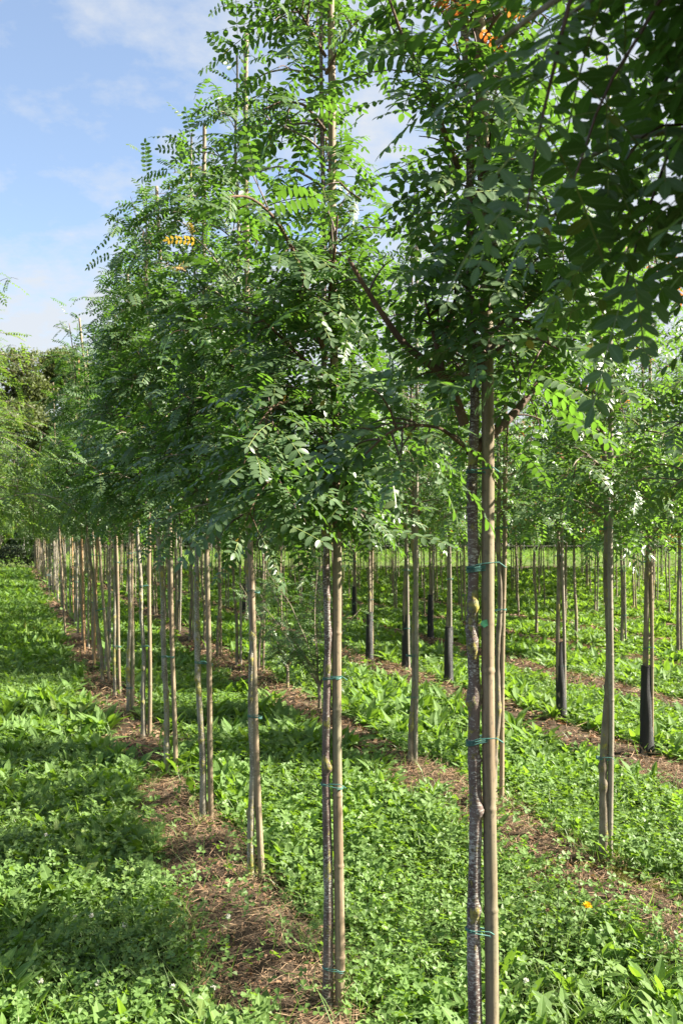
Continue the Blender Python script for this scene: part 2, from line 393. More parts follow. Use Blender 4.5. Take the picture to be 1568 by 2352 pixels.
def bamboo_mat(name, a, b2, green):
    m, nt, nd, ln = nt_mat(name)
    t = nd.new('ShaderNodeTexCoord'); oi = nd.new('ShaderNodeObjectInfo')
    cmb = nd.new('ShaderNodeCombineXYZ')
    ml = nd.new('ShaderNodeMath'); ml.operation = 'MULTIPLY'; ml.inputs[1].default_value = 53; ln.new(oi.outputs['Random'], ml.inputs[0])
    for i in range(3): ln.new(ml.outputs[0], cmb.inputs[i])
    off = nd.new('ShaderNodeVectorMath'); off.operation = 'ADD'; ln.new(t.outputs['Object'], off.inputs[0]); ln.new(cmb.outputs[0], off.inputs[1])
    def noise(vs, s, det=4):
        mp = nd.new('ShaderNodeMapping'); mp.inputs['Scale'].default_value = vs; ln.new(off.outputs[0], mp.inputs[0])
        n = nd.new('ShaderNodeTexNoise'); n.inputs['Scale'].default_value = s; n.inputs['Detail'].default_value = det; n.inputs['Roughness'].default_value = .65
        ln.new(mp.outputs[0], n.inputs['Vector']); return n.outputs[0]
    base = ramp(nd, [(.32, a), (.68, b2)]); ln.new(noise((8, 8, .5), 9), base.inputs[0])
    gr = nd.new('ShaderNodeMapRange'); gr.inputs[1].default_value = .46; gr.inputs[2].default_value = .66; gr.inputs[4].default_value = .75; ln.new(noise((1, 1, .45), 5), gr.inputs[0])
    mx = nd.new('ShaderNodeMix'); mx.data_type = 'RGBA'; ln.new(gr.outputs[0], mx.inputs[0]); ln.new(base.outputs[0], mx.inputs[6]); mx.inputs[7].default_value = (*green, 1)
    sp = nd.new('ShaderNodeMapRange'); sp.inputs[1].default_value = .55; sp.inputs[2].default_value = .68; sp.inputs[4].default_value = .75; ln.new(noise((1, 1, .7), 90, 3), sp.inputs[0])
    m2 = nd.new('ShaderNodeMix'); m2.data_type = 'RGBA'; ln.new(sp.outputs[0], m2.inputs[0]); ln.new(mx.outputs[2], m2.inputs[6]); m2.inputs[7].default_value = (.12, .10, .075, 1)
    bp = nd.new('ShaderNodeBump'); bp.inputs['Strength'].default_value = .5; bp.inputs['Distance'].default_value = .002
    p = nd.new('ShaderNodeBsdfPrincipled'); p.inputs['Roughness'].default_value = .6; p.inputs['Specular IOR Level'].default_value = .3
    ln.new(noise((30, 30, 1.2), 3, 4), bp.inputs['Height']); ln.new(bp.outputs[0], p.inputs['Normal'])
    ln.new(m2.outputs[2], p.inputs['Base Color'])
    o = nd.new('ShaderNodeOutputMaterial'); ln.new(p.outputs[0], o.inputs[0])
    return m
M['bamboo'] = bamboo_mat('weathered_bamboo', (.15, .105, .064), (.345, .265, .175), (.185, .180, .115))
M['bamboo_orange'] = bamboo_mat('new_orange_bamboo', (.29, .155, .07), (.43, .275, .14), (.30, .23, .12))
M['bamboo_grey'] = bamboo_mat('grey_bamboo', (.17, .14, .11), (.33, .285, .225), (.20, .195, .145))

def guard_mat():
    m, nt, nd, ln = nt_mat('black_mesh_sleeve')
    t = nd.new('ShaderNodeTexCoord')
    no = nd.new('ShaderNodeTexNoise'); no.inputs['Scale'].default_value = 30; mp = nd.new('ShaderNodeMapping'); mp.inputs['Scale'].default_value = (1, 1, .12)
    ln.new(t.outputs['Object'], mp.inputs[0]); ln.new(mp.outputs[0], no.inputs['Vector'])
    r = ramp(nd, [(.3, (.004, .004, .004)), (.75, (.018, .0175, .017))]); ln.new(no.outputs[0], r.inputs[0])
    p = nd.new('ShaderNodeBsdfPrincipled'); p.inputs['Roughness'].default_value = .55; ln.new(r.outputs[0], p.inputs['Base Color'])
    w = nd.new('ShaderNodeTexWave'); w.wave_type = 'BANDS'; w.bands_direction = 'Z'; w.inputs['Scale'].default_value = 55
    ln.new(t.outputs['Object'], w.inputs[0])
    b = nd.new('ShaderNodeBump'); b.inputs['Strength'].default_value = .6; b.inputs['Distance'].default_value = .002; ln.new(w.outputs[0], b.inputs['Height']); ln.new(b.outputs[0], p.inputs['Normal'])
    o = nd.new('ShaderNodeOutputMaterial'); ln.new(p.outputs[0], o.inputs[0])
    return m
M['guard'] = guard_mat()

def ground_mat():
    m, nt, nd, ln = nt_mat('earth_and_turf')
    at = nd.new('ShaderNodeAttribute'); at.attribute_name = 'soil'
    t = nd.new('ShaderNodeTexCoord')
    def noise(s, det=6, rough=.65):
        n = nd.new('ShaderNodeTexNoise'); n.inputs['Scale'].default_value = s; n.inputs['Detail'].default_value = det; n.inputs['Roughness'].default_value = rough
        ln.new(t.outputs['Object'], n.inputs['Vector']); return n.outputs[0]
    s1 = ramp(nd, [(.25, (.024, .017, .012)), (.5, (.070, .050, .034)), (.75, (.145, .108, .072))]); sa = nd.new('ShaderNodeMath'); sa.operation = 'MULTIPLY_ADD'; sa.inputs[1].default_value = .55; ln.new(noise(1.7, 3), sa.inputs[0]); sb = nd.new('ShaderNodeMath'); sb.operation = 'SUBTRACT'; sb.inputs[1].default_value = .275; ln.new(noise(9, 10, .75), sb.inputs[0]); ln.new(sb.outputs[0], sa.inputs[2]); ln.new(sa.outputs[0], s1.inputs[0])
    g1 = ramp(nd, [(.3, (.018, .028, .009)), (.7, (.040, .060, .016))]); ln.new(noise(3.0, 8), g1.inputs[0])
    far = ramp(nd, [(.3, (.060, .095, .022)), (.7, (.11, .145, .038))]); ln.new(noise(.25, 8), far.inputs[0])
    sp = nd.new('ShaderNodeSeparateXYZ'); ln.new(t.outputs['Object'], sp.inputs[0])
    fr = nd.new('ShaderNodeMapRange'); fr.inputs[1].default_value = 42; fr.inputs[2].default_value = 46; ln.new(sp.outputs[1], fr.inputs[0])
    mf = nd.new('ShaderNodeMix'); mf.data_type = 'RGBA'; ln.new(fr.outputs[0], mf.inputs[0]); ln.new(g1.outputs[0], mf.inputs[6]); ln.new(far.outputs[0], mf.inputs[7])
    mx = nd.new('ShaderNodeMix'); mx.data_type = 'RGBA'; ln.new(at.outputs['Fac'], mx.inputs[0]); ln.new(mf.outputs[2], mx.inputs[6]); ln.new(s1.outputs[0], mx.inputs[7])
    p = nd.new('ShaderNodeBsdfPrincipled'); p.inputs['Roughness'].default_value = .95; p.inputs['Specular IOR Level'].default_value = .1
    ln.new(mx.outputs[2], p.inputs['Base Color'])
    b = nd.new('ShaderNodeBump'); b.inputs['Strength'].default_value = .9; b.inputs['Distance'].default_value = .02; ln.new(noise(28, 8, .7), b.inputs['Height']); ln.new(b.outputs[0], p.inputs['Normal'])
    o = nd.new('ShaderNodeOutputMaterial'); ln.new(p.outputs[0], o.inputs[0])
    return m
M['ground'] = ground_mat()

# ------------------------------------------------------------------ object helpers
def link(o, parent=None):
    scene.collection.objects.link(o)
    if parent is not None: o.parent = parent
    return o
def tag(o, label=None, cat=None, group=None, kind=None):
    if label: o['label'] = label
    if cat: o['category'] = cat
    if group: o['group'] = group
    if kind: o['kind'] = kind
    return o
def empty(name, loc, rz=0.0):
    o = bpy.data.objects.new(name, None); o.empty_display_size = .1
    o.location = loc; o.rotation_euler = (0, 0, rz)
    return link(o)
def part(name, me, parent, label=None):
    o = link(bpy.data.objects.new(name, me), parent)
    if label: o['label'] = label
    return o
def copy_tree(o, parent=None):
    c = o.copy(); link(c, parent)
    for ch in list(o.children): copy_tree(ch, c)
    return c

# ------------------------------------------------------------------ ground
def build_ground():
    s1 = np.concatenate([np.linspace(-400, -14, 24)[:-1], np.linspace(-14, -3, 45)[:-1], np.linspace(-3, 8, 300)[:-1], np.linspace(8, 30, 150)[:-1], np.linspace(30, 500, 24)])
    ys = [-20, -5, 0.5, 1.5]; y = 2.2; d = .035
    while y < 46: ys.append(y); d = max(.035, y * .0085); y += d
    ys += list(np.geomspace(47, 900, 40))
    S, Y = np.meshgrid(s1, np.array(ys))
    X = S + ROW0 + SK * np.clip(Y, 0, 60)
    Z = ground_z(X, Y)
    Z = np.where((Y > 60) | (Y < 1), 0, Z)
    nx, ny = len(s1), len(ys)
    i = (np.arange(ny - 1)[:, None] * nx + np.arange(nx - 1)[None, :])
    q = np.stack([i, i + 1, i + nx + 1, i + nx], -1).reshape(-1, 4)
    me = mesh_np('ground', np.stack([X, Y, Z], -1), quads=q, mats=[M['ground']])
    a = me.attributes.new('soil', 'FLOAT', 'POINT')
    a.data.foreach_set('value', soil_mask(X, Y).astype(np.float32).ravel())
    o = link(bpy.data.objects.new('ground', me)); tag(o, kind='structure')
build_ground()

# ------------------------------------------------------------------ ground cover
rng = np.random.default_rng(5)
def scatter(n, y0, y1, margin=.9):
    y = np.sqrt(rng.uniform(y0 ** 2, y1 ** 2, n))
    x = rng.uniform(-1, 1, n) * (.385 * y + margin)
    return x, y
def tilt_normals(n, amt):
    v = rng.normal(0, amt, (n, 3)); v[:, 2] = 1
    return unit(v)
def az_dir(az, el):
    return np.stack([np.cos(az) * np.cos(el), np.sin(az) * np.cos(el), np.sin(el)], -1)

ZUPV = np.array([0, 0, 1.0])
clover, weed, grass, straw, litter = Geo(), Geo(), Geo(), Geo(), Geo()
def in_alley(x, y):
    d, k = row_pos(x, y); return k + (d < 0) * 0
def weed_noise(x, y): return fbm(x * .8, y * .8, 77, 3)
def tall(x, y): return .55 + .9 * fbm(x * 1.7, y * 1.7, 61, 3)

def add_clover(y0, y1, per_m2, size, tpl, hmul=1.0):
    area = .77 * (y1 ** 2 - y0 ** 2) / 2 + 1.8 * (y1 - y0)
    n = int(area * per_m2)
    x, y = scatter(n, y0, y1)
    keep = rng.random(n) > soil_mask(x, y) * np.where(y > 7, .985, .87)
    keep &= rng.random(n) < np.clip(2.3 - 3.0 * weed_noise(x, y), .18, 1)
    x, y = x[keep], y[keep]; n = len(x)
    h = (.025 + .075 * rng.random(n)) * tall(x, y) * hmul
    c = np.stack([x, y, ground_z(x, y) + h], -1)
    nr = tilt_normals(n, .42)
    az = rng.uniform(0, 2 * math.pi, n); sz = size * rng.uniform(.65, 1.25, n)
    for k in range(3):
        a = az_dir(az + k * 2.094, np.full(n, -.05)); a = unit(a - (a * nr).sum(-1, keepdims=True) * nr + nr * rng.normal(.08, .18, (n, 1)))
        clover.leaves(c, a, unit(nr + rng.normal(0, .12, (n, 3))), sz, sz * .92, tpl, fold=rng.uniform(.1, .5, n), curl=rng.uniform(-.1, .25, n))
def add_weeds(y0, y1, per_m2, leaves, L, tpl, wl=.27, thr=.42):
    area = .77 * (y1 ** 2 - y0 ** 2) / 2 + 1.8 * (y1 - y0)
    n = int(area * per_m2)
    x, y = scatter(n, y0, y1)
    keep = (rng.random(n) > np.clip(soil_mask(x, y) * 1.25, 0, 1.02)) & (rng.random(n) < np.clip((weed_noise(x, y) - thr) * 6 + .35, .06, 1))
    x, y = x[keep], y[keep]; n = len(x)
    for k in range(leaves):
        az = rng.uniform(0, 2 * math.pi, n) ; el = rng.uniform(.35, 1.35, n)
        a = az_dir(az, el)
        up = np.array([0, 0, 1.0]); nr = unit(up - (a[:, 2:3]) * a + rng.normal(0, .18, (n, 3)))
        p = np.stack([x, y, ground_z(x, y) + .005], -1) + np.stack([np.cos(az), np.sin(az), np.zeros(n)], -1) * .012
        l = L * rng.uniform(.5, 1.25, n) * (.6 + .5 * tall(x, y))
        weed.leaves(p, a, nr, l, l * wl * rng.uniform(.75, 1.3, n), tpl, fold=rng.uniform(.05, .4, n), curl=rng.uniform(.1, .65, n))
def add_grass(y0, y1, per_m2, L, W, tpl, on_soil=.08):
    area = .77 * (y1 ** 2 - y0 ** 2) / 2 + 1.8 * (y1 - y0)
    n = int(area * per_m2)
    x, y = scatter(n, y0, y1)
    m = soil_mask(x, y)
    edge = np.clip(1 - np.abs(m - .5) * 2, 0, 1)
    d, k = row_pos(x, y); lane = (k * PITCH + d < -.2)
    keep = rng.random(n) < np.clip(((1 - m) * .75 + edge * .6 + on_soil) * np.where(lane, 1, .5), 0, 1)
    x, y = x[keep], y[keep]; n = len(x)
    a = az_dir(rng.uniform(0, 2 * math.pi, n), rng.uniform(.35, 1.4, n))
    nr = unit(np.array([0, 0, 1.0]) - a[:, 2:3] * a + rng.normal(0, .3, (n, 3)))
    p = np.stack([x, y, ground_z(x, y)], -1)
    l = L * rng.uniform(.45, 1.3, n)
    grass.leaves(p, a, nr, l, W * rng.uniform(.7, 1.3, n), tpl, fold=.3, curl=rng.uniform(.1, .6, n))
def add_straw(y0, y1, per_m2, L, W, tpl, lw=0):
    area = .77 * (y1 ** 2 - y0 ** 2) / 2 + 1.8 * (y1 - y0)
    n = int(area * per_m2)
    x, y = scatter(n, y0, y1)
    m = soil_mask(x, y); keep = rng.random(n) < m * (.25 + 1.1 * fbm(x * 2.5, y * 2.5, 15, 3))
    x, y = x[keep], y[keep]; n = len(x)
    a = az_dir(rng.uniform(0, 2 * math.pi, n), rng.normal(.06, .16, n))
    nr = tilt_normals(n, .5)
    p = np.stack([x, y, ground_z(x, y) + rng.uniform(.004, .03, n)], -1)
    l = L * rng.uniform(.3, 1.4, n)
    straw.leaves(p, a, nr, l, W * rng.uniform(.6, 1.5, n), tpl, fold=.2, curl=rng.uniform(-.25, .3, n))
def add_litter(y0, y1, per_m2, L, tpl):
    area = .77 * (y1 ** 2 - y0 ** 2) / 2 + 1.8 * (y1 - y0)
    n = int(area * per_m2)
    x, y = scatter(n, y0, y1)
    m = soil_mask(x, y); keep = rng.random(n) < m * 1.0
    x, y = x[keep], y[keep]; n = len(x)
    a = az_dir(rng.uniform(0, 2 * math.pi, n), rng.normal(.0, .25, n))
    p = np.stack([x, y, ground_z(x, y) + rng.uniform(.002, .02, n)], -1)
    l = L * rng.uniform(.4, 1.3, n)
    litter.leaves(p, a, tilt_normals(n, .6), l, l * rng.uniform(.3, .6, n), tpl, fold=rng.uniform(-.3, .6, n), curl=rng.uniform(-.4, .5, n))

add_clover(2.5, 4.4, 1800, .022, TPL_CLOVER, 1.7)
add_clover(4.4, 7.0, 1600, .025, TPL_LOW, 1.6)
add_clover(7.0, 11.0, 1150, .030, TPL_LOW)
add_clover(11.0, 18.0, 300, .055, TPL_LOW, 1.1)
add_clover(18.0, 30.0, 95, .095, TPL_LOW, 1.2)
add_clover(30.0, 43.0, 36, .15, TPL_LOW, 1.2)
add_weeds(2.5, 7.0, 120, 9, .135, TPL_DAND, .25, .45)
add_weeds(2.5, 7.0, 16, 6, .08, TPL_DOCK, .34)
add_weeds(7.0, 13.0, 56, 8, .17, TPL_MID, .30, .36)
add_weeds(13.0, 22.0, 30, 8, .17, TPL_LOW, .34, .34)
add_weeds(22.0, 43.0, 13, 8, .22, TPL_LOW, .42, .3)
add_grass(2.5, 6.0, 3200, .14, .0036, TPL_BLADE)
add_grass(6.0, 12.0, 1300, .13, .006, TPL_BLADE)
add_grass(12.0, 42.0, 190, .16, .014, TPL_LOW)
add_grass(43.5, 78.0, 7, .55, .05, TPL_LOW)
add_straw(2.5, 6.5, 3400, .095, .0022, TPL_BLADE)
add_straw(6.5, 14.0, 560, .11, .006, TPL_LOW)
add_straw(14.0, 42.0, 70, .16, .016, TPL_LOW)
add_litter(2.5, 6.5, 1500, .021, TPL_MID)
add_litter(6.5, 14.0, 420, .045, TPL_LOW)
add_litter(14.0, 42.0, 50, .09, TPL_LOW)
# straw heaped and grass tufted round the nearest stems
for bx, by in ((1083, 2860), (765, 2350), (590, 2045), (477, 1902), (393, 1793), (338, 1706), (300, 1658), (1388, 1995), (1138, 1870), (946, 1770)):
    b_ = G(bx, by); n = 150
    rr_ = np.abs(rng.normal(.05, .10, n)); az = rng.uniform(0, 6.283, n); x = b_[0] + rr_ * np.cos(az); y = b_[1] + rr_ * np.sin(az)
    p = np.stack([x, y, ground_z(x, y) + .004 + .035 * np.exp(-(rr_ / .07) ** 2) * rng.random(n)], -1)
    straw.leaves(p, az_dir(az + rng.normal(0, 1.2, n), rng.normal(.05, .25, n)), tilt_normals(n, .5), rng.uniform(.03, .15, n), rng.uniform(.0015, .0035, n), TPL_BLADE, fold=.2, curl=rng.uniform(-.2, .4, n))
    n = 40; az = rng.uniform(0, 6.283, n); rr_ = rng.uniform(.02, .16, n); x = b_[0] + rr_ * np.cos(az); y = b_[1] + rr_ * np.sin(az)
    a = az_dir(rng.uniform(0, 6.283, n), rng.uniform(.5, 1.4, n)); nr = unit(ZUPV - a[:, 2:3] * a + rng.normal(0, .3, (n, 3)))
    grass.leaves(np.stack([x, y, ground_z(x, y)], -1), a, nr, rng.uniform(.04, .16, n), .0032, TPL_BLADE, fold=.3, curl=rng.uniform(.1, .7, n))
for nm, g, mt in (('clover_carpet', clover, 'clover'), ('broad_leaved_weeds', weed, 'weed'), ('grass', grass, 'grass'), ('straw_litter', straw, 'straw'), ('leaf_litter', litter, 'litter')):
    o = link(bpy.data.objects.new(nm, g.mesh(nm, [M[mt]], smooth=False))); tag(o, kind='stuff')
print('cover verts', clover.n, weed.n, grass.n, straw.n, litter.n)

# moss cushion on the ridge of the second row
g = Geo(); n = 5200
c0 = G(1450, 2040)
u = rng.normal(0, 1, (n, 2)) * np.array([.16, .10])
x = c0[0] + u[:, 0]; y = c0[1] + u[:, 1] - .3 * u[:, 0]
k = fbm(x * 9, y * 9, 5) > .46; x, y = x[k], y[k]; n = len(x)
p = np.stack([x, y, ground_z(x, y) + .006 + .02 * fbm(x * 14, y * 14, 2)], -1)
g.leaves(p, az_dir(rng.uniform(0, 6.3, n), rng.uniform(.2, 1.3, n)), tilt_normals(n, .6), rng.uniform(.008, .016, n), .006, TPL_LOW)
tag(link(bpy.data.objects.new('moss', g.mesh('moss', [M['moss']], False))), kind='stuff')

# ------------------------------------------------------------------ trees
ZUP = np.array([0, 0, 1.0])
def smooth_line(pts, n):
    pts = np.asarray(pts, float)
    if len(pts) < 3:
        t = np.linspace(0, 1, n)[:, None]; return pts[0] * (1 - t) + pts[-1] * t
    d = np.concatenate([[0], np.cumsum(np.linalg.norm(np.diff(pts, axis=0), axis=1))])
    s = np.linspace(0, d[-1], n)
    P0 = np.stack([np.interp(s, d, pts[:, i]) for i in range(3)], -1)
    for _ in range(2):
        Q = P0.copy(); Q[1:-1] = (P0[:-2] + 2 * P0[1:-1] + P0[2:]) / 4; P0 = Q
    return P0

def pinnate(g, r, pos, d, L, pairs, lw, tpl, lance=False, stalk=True, mleaf=0, mstem=1):
    d = unit(d)
    k = pairs
    ts = np.linspace(.22, .96, k)
    droop = r.uniform(.25, .95)
    steps = np.linspace(0, 1, 9)
    dirs = unit(d[None, :] + np.array([0, 0, -1.0])[None, :] * droop * steps[:, None] + r.normal(0, .03, (9, 3)))
    pts = pos + np.concatenate([np.zeros((1, 3)), np.cumsum((dirs[:-1] + dirs[1:]) / 2 * (L / 8), 0)])
    pp = np.stack([np.interp(ts, steps, pts[:, i]) for i in range(3)], -1)
    dd = unit(np.stack([np.interp(ts, steps, dirs[:, i]) for i in range(3)], -1))
    ref = ZUP + .35 * np.array([d[0], d[1], 0]) + r.normal(0, .38, 3)
    nn = unit(ref[None, :] - (dd @ ref)[:, None] * dd)
    sd = np.cross(dd, nn)
    ll = L * lw * (1 - .35 * np.abs(ts - .5)) * r.uniform(.85, 1.12)
    ang = r.uniform(.25, .55)
    W = .31 if lance else .47
    hang = r.uniform(.0, .35)
    for sgn in (-1, 1):
        a = unit(sd * sgn + dd * ang - ZUP * hang + r.normal(0, .10, (k, 3)))
        n2 = unit(nn + sd * sgn * r.uniform(-.25, .35) + r.normal(0, .14, (k, 3)))
        g.leaves(pp, a, n2, ll * r.uniform(.88, 1.1, k), ll * W * r.uniform(.9, 1.1, k), tpl, mleaf, fold=.18, curl=r.uniform(.0, .25, k))
    g.leaves(pts[-1:], dirs[-1:], nn[-1:], ll[-1:] * 1.05, ll[-1:] * W, tpl, mleaf, fold=.18, curl=.12)
    if stalk:
        w = .0011 * (.7 + L * 2)
        s2 = np.cross(dirs, np.concatenate([nn[:1].repeat(9, 0)])) ; s2 = unit(s2) * w
        v = np.concatenate([pts - s2, pts + s2]); i = np.arange(8)
        g.add(v, None, np.stack([i, i + 1, i + 10, i + 9], -1), mstem)

class Spec: pass
def branch_auto(r, start, az, el, L, droop=.9, n=9, wob=.12):
    pts = [np.array(start, float)]
    d = np.array([math.cos(az) * math.cos(el), math.sin(az) * math.cos(el), math.sin(el)])
    for i in range(n - 1):
        d = unit(d + np.array([0, 0, -droop / n * (.4 + i / n * 1.6)]) + r.normal(0, wob / 2, 3))
        pts.append(pts[-1] + d * L / (n - 1))
    return np.array(pts)

def leafy(gc, r, line, rad0, tpl, leafL, pairs, lw, spacing, twigs, start=.25, lance=False, stalk=True, twigL=.24, accent=None):
    """leaves and twigs along a limb; twig wood goes into slot 2 of the crown"""
    line = smooth_line(line, 24)
    seg = np.linalg.norm(np.diff(line, axis=0), axis=1); L = seg.sum()
    tg = unit(np.gradient(line, axis=0))
    def put(line, tg, L, t0, spacing):
        n = max(2, int(L * (1 - t0) / spacing))
        side = r.random() < .5
        for i in range(n):
            t = t0 + (1 - t0) * (i + r.random() * .6) / n
            f = min(t, .999) * (len(line) - 1); k = int(f); p = line[k] + (line[min(k + 1, len(line) - 1)] - line[k]) * (f - k); d = tg[k]
            s = np.cross(d, ZUP); s = unit(s) if np.linalg.norm(s) > .1 else unit(r.normal(0, 1, 3))
            s = s * (1 if side else -1); side = not side
            dd = unit(s * r.uniform(.5, 1) + d * r.uniform(.2, .8) + ZUP * r.uniform(-.25, .45) + r.normal(0, .25, 3))
            ml = 0
            if accent is not None and r.random() < accent: ml = 3
            pinnate(gc, r, p, dd, leafL * r.uniform(.65, 1.15), int(pairs + r.integers(-1, 2)), lw, tpl, lance, stalk, ml)
    put(line, tg, L, start, spacing)
    for i in range(twigs):
        t = r.uniform(max(.12, start - .1), .97); k = int(t * 22)
        d = tg[k]; s = unit(np.cross(d, r.normal(0, 1, 3)))
        dd = unit(d * r.uniform(.3, .9) + s + ZUP * r.uniform(-.1, .35))
        az = math.atan2(dd[1], dd[0]); el = math.asin(np.clip(dd[2], -1, 1))
        tl = twigL * r.uniform(.55, 1.35)
        tw = branch_auto(r, line[k], az, el, tl, 1.1, 7)
        gc.tube(tw, np.linspace(.0028, .0012, 7), 4, 2, cap=False)
        put(tw, unit(np.gradient(tw, axis=0)), tl, .15, spacing)

def knot_bulge(zs, knots):
    def f(rr, th):
        rr = rr.copy(); kk = np.zeros_like(rr)
        for (z, a, amp, size) in knots:
            dz = (zs - z) / (size * .8); da = np.abs((th - a + math.pi) % (2 * math.pi) - math.pi) / .85
            lump = np.exp(-(dz[:, None] ** 2) - (da[None, :] ** 2))
            rough = .75 + .7 * vnoise(zs[:, None] * 190 + a * 9, th[None, :] * 2.6 + z * 50, 8)
            kk = np.maximum(kk, np.exp(-(dz[:, None] / 1.5) ** 2 - (da[None, :] / 1.3) ** 2))
            rr += .72 * amp * lump * rough + .10 * amp * np.exp(-(dz[:, None] / 1.2) ** 2)
        return rr, kk
    return f

def make_trunk(r, top, r0, r1, wiggle=.012, knots=None, sides=12, ring=.018, path=None, nknots=9):
    n = int(top / ring) + 1
    z = np.linspace(-.03, top, n)
    if path is None:
        amp = wiggle
        ph = r.uniform(0, 6.28, 4); fr = r.uniform(1.2, 3.2, 4)
        env = np.clip(z / .5, 0, 1)
        x = amp * (np.sin(z * fr[0] + ph[0]) - math.sin(ph[0])) * env + .35 * amp * np.sin(z * fr[1] * 3.2 + ph[1]) * env
        y = amp * (np.sin(z * fr[2] + ph[2]) - math.sin(ph[2])) * env + .3 * amp * np.sin(z * fr[3] * 3 + ph[3]) * env
    else:
        pz = np.array([p[2] for p in path]); x = np.interp(z, pz, [p[0] for p in path]); y = np.interp(z, pz, [p[1] for p in path])
        ker = np.hanning(9); ker /= ker.sum()
        for a in (x, y): a[4:-4] = np.convolve(a, ker, 'valid')
    line = np.stack([x, y, z], -1)
    rad = r0 + (r1 - r0) * (np.clip(z, 0, None) / top) ** .8
    rad = rad * (1 + .45 * np.exp(-np.clip(z, 0, None) / .05)) * (1 + .05 * (vnoise(z * 22, z * 0 + r.uniform(0, 99), 4) - .5) * 2)
    if knots is None:
        knots = [(r.uniform(.15, 1.75), r.uniform(0, 6.28), r.uniform(.25, .75) * r0, r.uniform(.012, .028)) for _ in range(nknots)]
    g = Geo()
    g.tube(line, rad, sides, 0, knot_bulge(z, knots))
    return g, line, rad

def make_tree_parts(seed, top=4.35, base=1.75, radius=.48, nb=24, r0=.0165, bark='bark_grey', leaf='leaf', tpl=TPL_NEAR, leafL=.20, pairs=6, lw=.19,
                    spacing=.05, twigs=4, wiggle=.012, knots=None, limbs=(), sides=12, ring=.018, path=None, lance=False, stalk=True, accent=None,
                    limb_parts=False, el=(.35, .95), bias=None, leader_leaves=True, twigL=.24, nknots=9, accent_mat='leaf_red', shape=1.0, tp=1.5, thin=1.5, split=.5, skip=None):
    r = np.random.default_rng(seed)
    gt, line, rad = make_trunk(r, top - .25, r0, .0045, wiggle, knots, sides, ring, path, nknots)
    gc = Geo(); limb_meshes = []
    kw = dict(tpl=tpl, leafL=leafL, pairs=pairs, lw=lw, lance=lance, stalk=stalk, accent=accent)
    for lb in limbs:
        pts, ra, rb, tw, st = lb[:5]; kw['leafL'] = leafL * (lb[5] if len(lb) > 5 else 1); kw['accent'] = lb[6] if len(lb) > 6 else accent
        l = smooth_line(pts, 22)
        if limb_parts:
            gl = Geo(); gl.tube(l, np.linspace(ra, rb, 22), 9, 0); limb_meshes.append(gl.mesh('limb', [M['bark_limb']]))
        else: gt.tube(l, np.linspace(ra, rb, 22), 8, 0)
        leafy(gc, r, l, ra, spacing=spacing, twigs=tw, start=st, twigL=twigL, **kw)
    kw['leafL'] = leafL; kw['accent'] = accent
    az = r.uniform(0, 6.28)
    for i in range(nb):
        t = (i + r.random() * .8) / nb
        z = base + (top - .45 - base) * t ** tp
        k = int(np.clip(np.searchsorted(line[:, 2], z), 1, len(line) - 1)); st = line[k]
        az += 2.4 + r.normal(0, .35)
        prof = 1.3 - .85 * t ** 1.2 * shape; hi = t ** tp > split
        L = radius * prof * r.uniform(.75, 1.3)
        for sa, sw, sz in (skip or ()):
            if z > sz and abs((az - sa + math.pi) % (2 * math.pi) - math.pi) < sw and r.random() < .88: az += sw * 1.6
        if bias is not None:
            L *= 1 + bias[2] * math.cos(az - math.atan2(bias[1], bias[0]))
        b = branch_auto(r, st, az, r.uniform(*el), L, 1.25)
        gt.tube(b, np.linspace(min(.011, rad[k] * .62), .0022, 9), 6, 0)
        leafy(gc, r, b, .006, spacing=spacing * (thin if hi else 1), twigs=twigs if not hi else max(1, twigs // 2), start=.22, twigL=twigL, **kw)
    if leader_leaves:
        k = int(len(line) * .55)
        leafy(gc, r, np.concatenate([line[k:], line[-1:] + np.array([[.02, 0, .25]])]), .004, spacing=spacing * 1.3, twigs=4, start=.0, **kw)
    tm = gt.mesh('trunk', [M[bark]]); cm = gc.mesh('crown', [M[leaf], M['stem'], M['twig'], M[accent_mat]])
    return tm, cm, limb_meshes, line

def stake_mesh(seed, top=4.0, r0=.0165, r1=.011, bow=.02, mat='bamboo', sides=10):
    r = np.random.default_rng(seed)
    n = 90; z = np.linspace(-.03, top, n)
    ph = r.uniform(0, 6.28)
    x = bow * np.sin(z / top * math.pi) * math.cos(ph) + .003 * np.sin(z * 4 + ph); y = bow * np.sin(z / top * math.pi) * math.sin(ph)
    nodes = []; zz = r.uniform(.1, .25)
    while zz < top: nodes.append(zz); zz += r.uniform(.2, .34)
    zs = np.sort(np.concatenate([z] + [[q - .011, q - .006, q - .002, q + .004, q + .010] for q in nodes])); zs = zs[zs <= top]
    line = np.stack([np.interp(zs, z, x), np.interp(zs, z, y), zs], -1)
    rad = r0 + (r1 - r0) * np.clip(zs, 0, None) / top
    nd = np.array(nodes)
    dz = zs[:, None] - nd[None, :]
    rad = rad * (1 + (.15 * np.exp(-(dz / .0035) ** 2)).sum(1) - (.04 * np.exp(-((dz - .008) / .003) ** 2)).sum(1))
    g = Geo(); g.tube(line, rad, sides, 0)
    return g.mesh('pole', [M[mat]]), line

